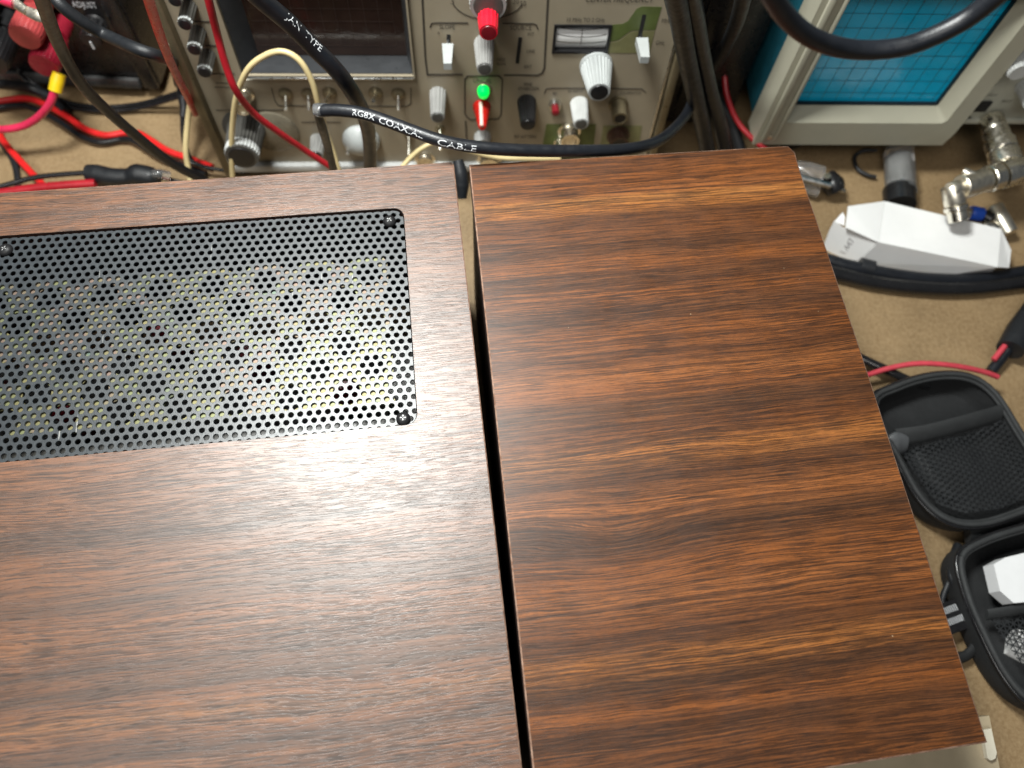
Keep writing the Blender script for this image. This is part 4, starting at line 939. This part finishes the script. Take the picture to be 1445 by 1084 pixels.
def net(poly_px, z, pitch, o, mat, bulge=.0):
    """crossing strands clipped to a polygon"""
    q = [P(x, y, z) for x, y in poly_px]; n_ = len(q); b = MB(); xs = [p.x for p in q]; ys = [p.y for p in q]; c = Vector(((min(xs) + max(xs)) / 2, (min(ys) + max(ys)) / 2, z)); Rr = max(max(xs) - min(xs), max(ys) - min(ys)) * .75
    for a in (math.radians(38), math.radians(98), math.radians(158)):
        d = Vector((math.cos(a), math.sin(a), 0)); nr = Vector((-d.y, d.x, 0)); k = -int(Rr / pitch)
        while k * pitch < Rr:
            o_ = c + nr * (k * pitch); ts = []
            for i in range(n_):
                p0, p1 = q[i], q[(i + 1) % n_]; e = p1 - p0; den = d.x * e.y - d.y * e.x
                if abs(den) < 1e-9: continue
                t = ((p0.x - o_.x) * e.y - (p0.y - o_.y) * e.x) / den; u = ((p0.x - o_.x) * d.y - (p0.y - o_.y) * d.x) / den
                if 0 <= u < 1: ts.append(t)
            ts.sort()
            for i in range(0, len(ts) - 1, 2):
                L_ = ts[i + 1] - ts[i]; m_ = max(2, int(L_ / .006))
                for j in range(m_):
                    p0 = o_ + d * (ts[i] + L_ * j / m_); p1 = o_ + d * (ts[i] + L_ * (j + 1) / m_)
                    f = lambda p: z + bulge * (math.sin(p.x * 130 + p.y * 60) + math.sin(p.y * 170))
                    w_ = nr * .00036
                    b.add([Vector((*(p0 - w_).xy, f(p0))), Vector((*(p1 - w_).xy, f(p1))), Vector((*(p1 + w_).xy, f(p1) + .0001)), Vector((*(p0 + w_).xy, f(p0) + .0001))], [(0, 1, 2, 3)])
            k += 1
    return tag(b.build('mesh_netting', mat, o, 0), kind='stuff')
o1, _ = tray([(1228, 568), (1262, 542), (1318, 526), (1368, 528), (1405, 552), (1440, 606), (1476, 668), (1478, 708), (1440, 728), (1385, 744), (1338, 738), (1298, 706), (1266, 650)], .022)
MB().tube([P(1262, 618, .020), P(1300, 613, .0215), P(1345, 602, .0215), P(1385, 591, .021), P(1412, 583, .020)], .0062, 10, flat=.30).build('elastic_band', M['band'], o1, 60)
net([(1268, 628), (1340, 612), (1414, 592), (1432, 620), (1462, 672), (1460, 700), (1410, 718), (1362, 724), (1326, 710), (1290, 668)], .016, .0030, o1, M['mesh'], .0012)
MB().tube([P(1248, 632, .018), P(1262, 628, .019), P(1278, 626, .018)], [.006, .009, .006], 14, flat=.4).build('zip_end_tab', plain('grey_tab', (.10, .105, .11), .4), o1, 60)
MB().tube([P(1292, 640, .009), P(1312, 672, .010), P(1342, 702, .009)], [.004, .005, .003], 12, flat=.6).build('pocket_contents', M['band'], o1, 60)
o2, _ = tray([(1352, 784), (1385, 760), (1440, 742), (1520, 722), (1600, 745), (1640, 860), (1600, 980), (1530, 1015), (1462, 1000), (1420, 960), (1385, 895), (1360, 835)], .024)
net([(1398, 874), (1440, 866), (1520, 850), (1600, 840), (1600, 940), (1530, 985), (1468, 968), (1432, 930)], .017, .0032, o2, M['mesh'], .001)
MB().tube([P(1392, 868, .020), P(1440, 860, .021), P(1520, 844, .021)], .004, 10, flat=.35).build('elastic_band', M['band'], o2, 60)
MB().tube([P(1365, 756, .012), P(1405, 748, .012), P(1470, 730, .012)], .006, 14, flat=.5).build('hinge_strip', M['felt'], tZ, 60)
MB().tube([P(1352, 770, .010), P(1345, 790, .012), P(1343, 812, .014), P(1350, 830, .014)], .0028, 10).build('cord', M['black2'], tZ, 60)
MB().tube([P(1343, 812, .012), P(1336, 828, .010), P(1330, 846, .008), P(1334, 862, .008)], .0018, 10).build('zip_puller_cord', M['black2'], tZ, 60)
# wrist strap loop with printed tag
tT = thing('strap_loop', 'black strap loop with a white-lettered tab between the cabinet edge and the pouch', 'strap')
MB().tube([P(1336, 860, .010), P(1328, 900, .008), P(1340, 925, .008), P(1362, 926, .008), P(1378, 906, .009), P(1374, 884, .010), P(1360, 862, .011)], .0040, 12, flat=.6, sub=8).build('loop', M['felt'], tT, 60)
t0 = P(1322, 880, .013); t1 = P(1370, 862, .013)
ex = (t1 - t0).normalized(); ey = Vector((-ex.y, ex.x, 0)); Mx = Matrix.Translation((t0 + t1) / 2)
for i in range(3): Mx[i][0] = ex[i]; Mx[i][1] = ey[i]; Mx[i][2] = (0, 0, 1)[i]
tb = MB().box((-.016, -.0080, -.0015), (.0105, .0090, .0012), .0008, Mx).build('tab', M['blk'], tT)
b = MB()
for k, s_ in enumerate(('IIIIIIII', 'IIIIIIIII')):
    vs, fs = text_geo(s_, .0052); b.add([Mx @ Vector((v.x * 1.0 - .001, v.y + .0045 - k * .0062, .0013)) for v in vs], fs)
b.build('printed_lettering', M['inkw'], tb, 0)
# white adapter in the pouch
tw = [P(x, y, .0) for x, y in ((1362, 806), (1378, 797), (1500, 768), (1560, 790), (1550, 825), (1480, 850), (1388, 858), (1370, 842))]
b = MB().prism([p.xy for p in tw], [], .0175, .0275)
tag(b.build('white_box', plain('satin_white', (.78, .79, .80), .4, var=.03), None, 0), 'flat white plastic piece resting in the lower half of the open pouch', 'plastic piece')
tag(MB().tube([P(1425, 905, .0075), P(1480, 925, .0075), P(1540, 930, .0075)], [.009, .012, .010], 16, flat=.5).build('paper_packet', M['card'], None, 60), 'white packet seen through the mesh pocket of the pouch', 'packet')
# ------------------------------------------------------------------ beige plate below the front edge of the right cabinet
tE = thing('beige_plate', 'flat beige plate with cream corner piece below the near edge of the walnut cabinet', 'plate')
qs = [P(x, y, .05).xy for x, y in ((1000, 1060), (1396, 1010), (1412, 1090), (1425, 1180), (1000, 1240))]
MB().prism(qs[::-1], [], .044, .050).build('plate', plain('beige_card', (.40, .33, .22), .5, var=.06), tE, 0)
qs = [P(x, y, .0515).xy for x, y in ((1384, 1030), (1396, 1028), (1404, 1062), (1402, 1070), (1396, 1073), (1391, 1070))]
MB().prism(qs[::-1], [], .0502, .053).build('corner_piece', plain('cream_plastic', (.66, .62, .50), .4, var=.05), tE, 0)
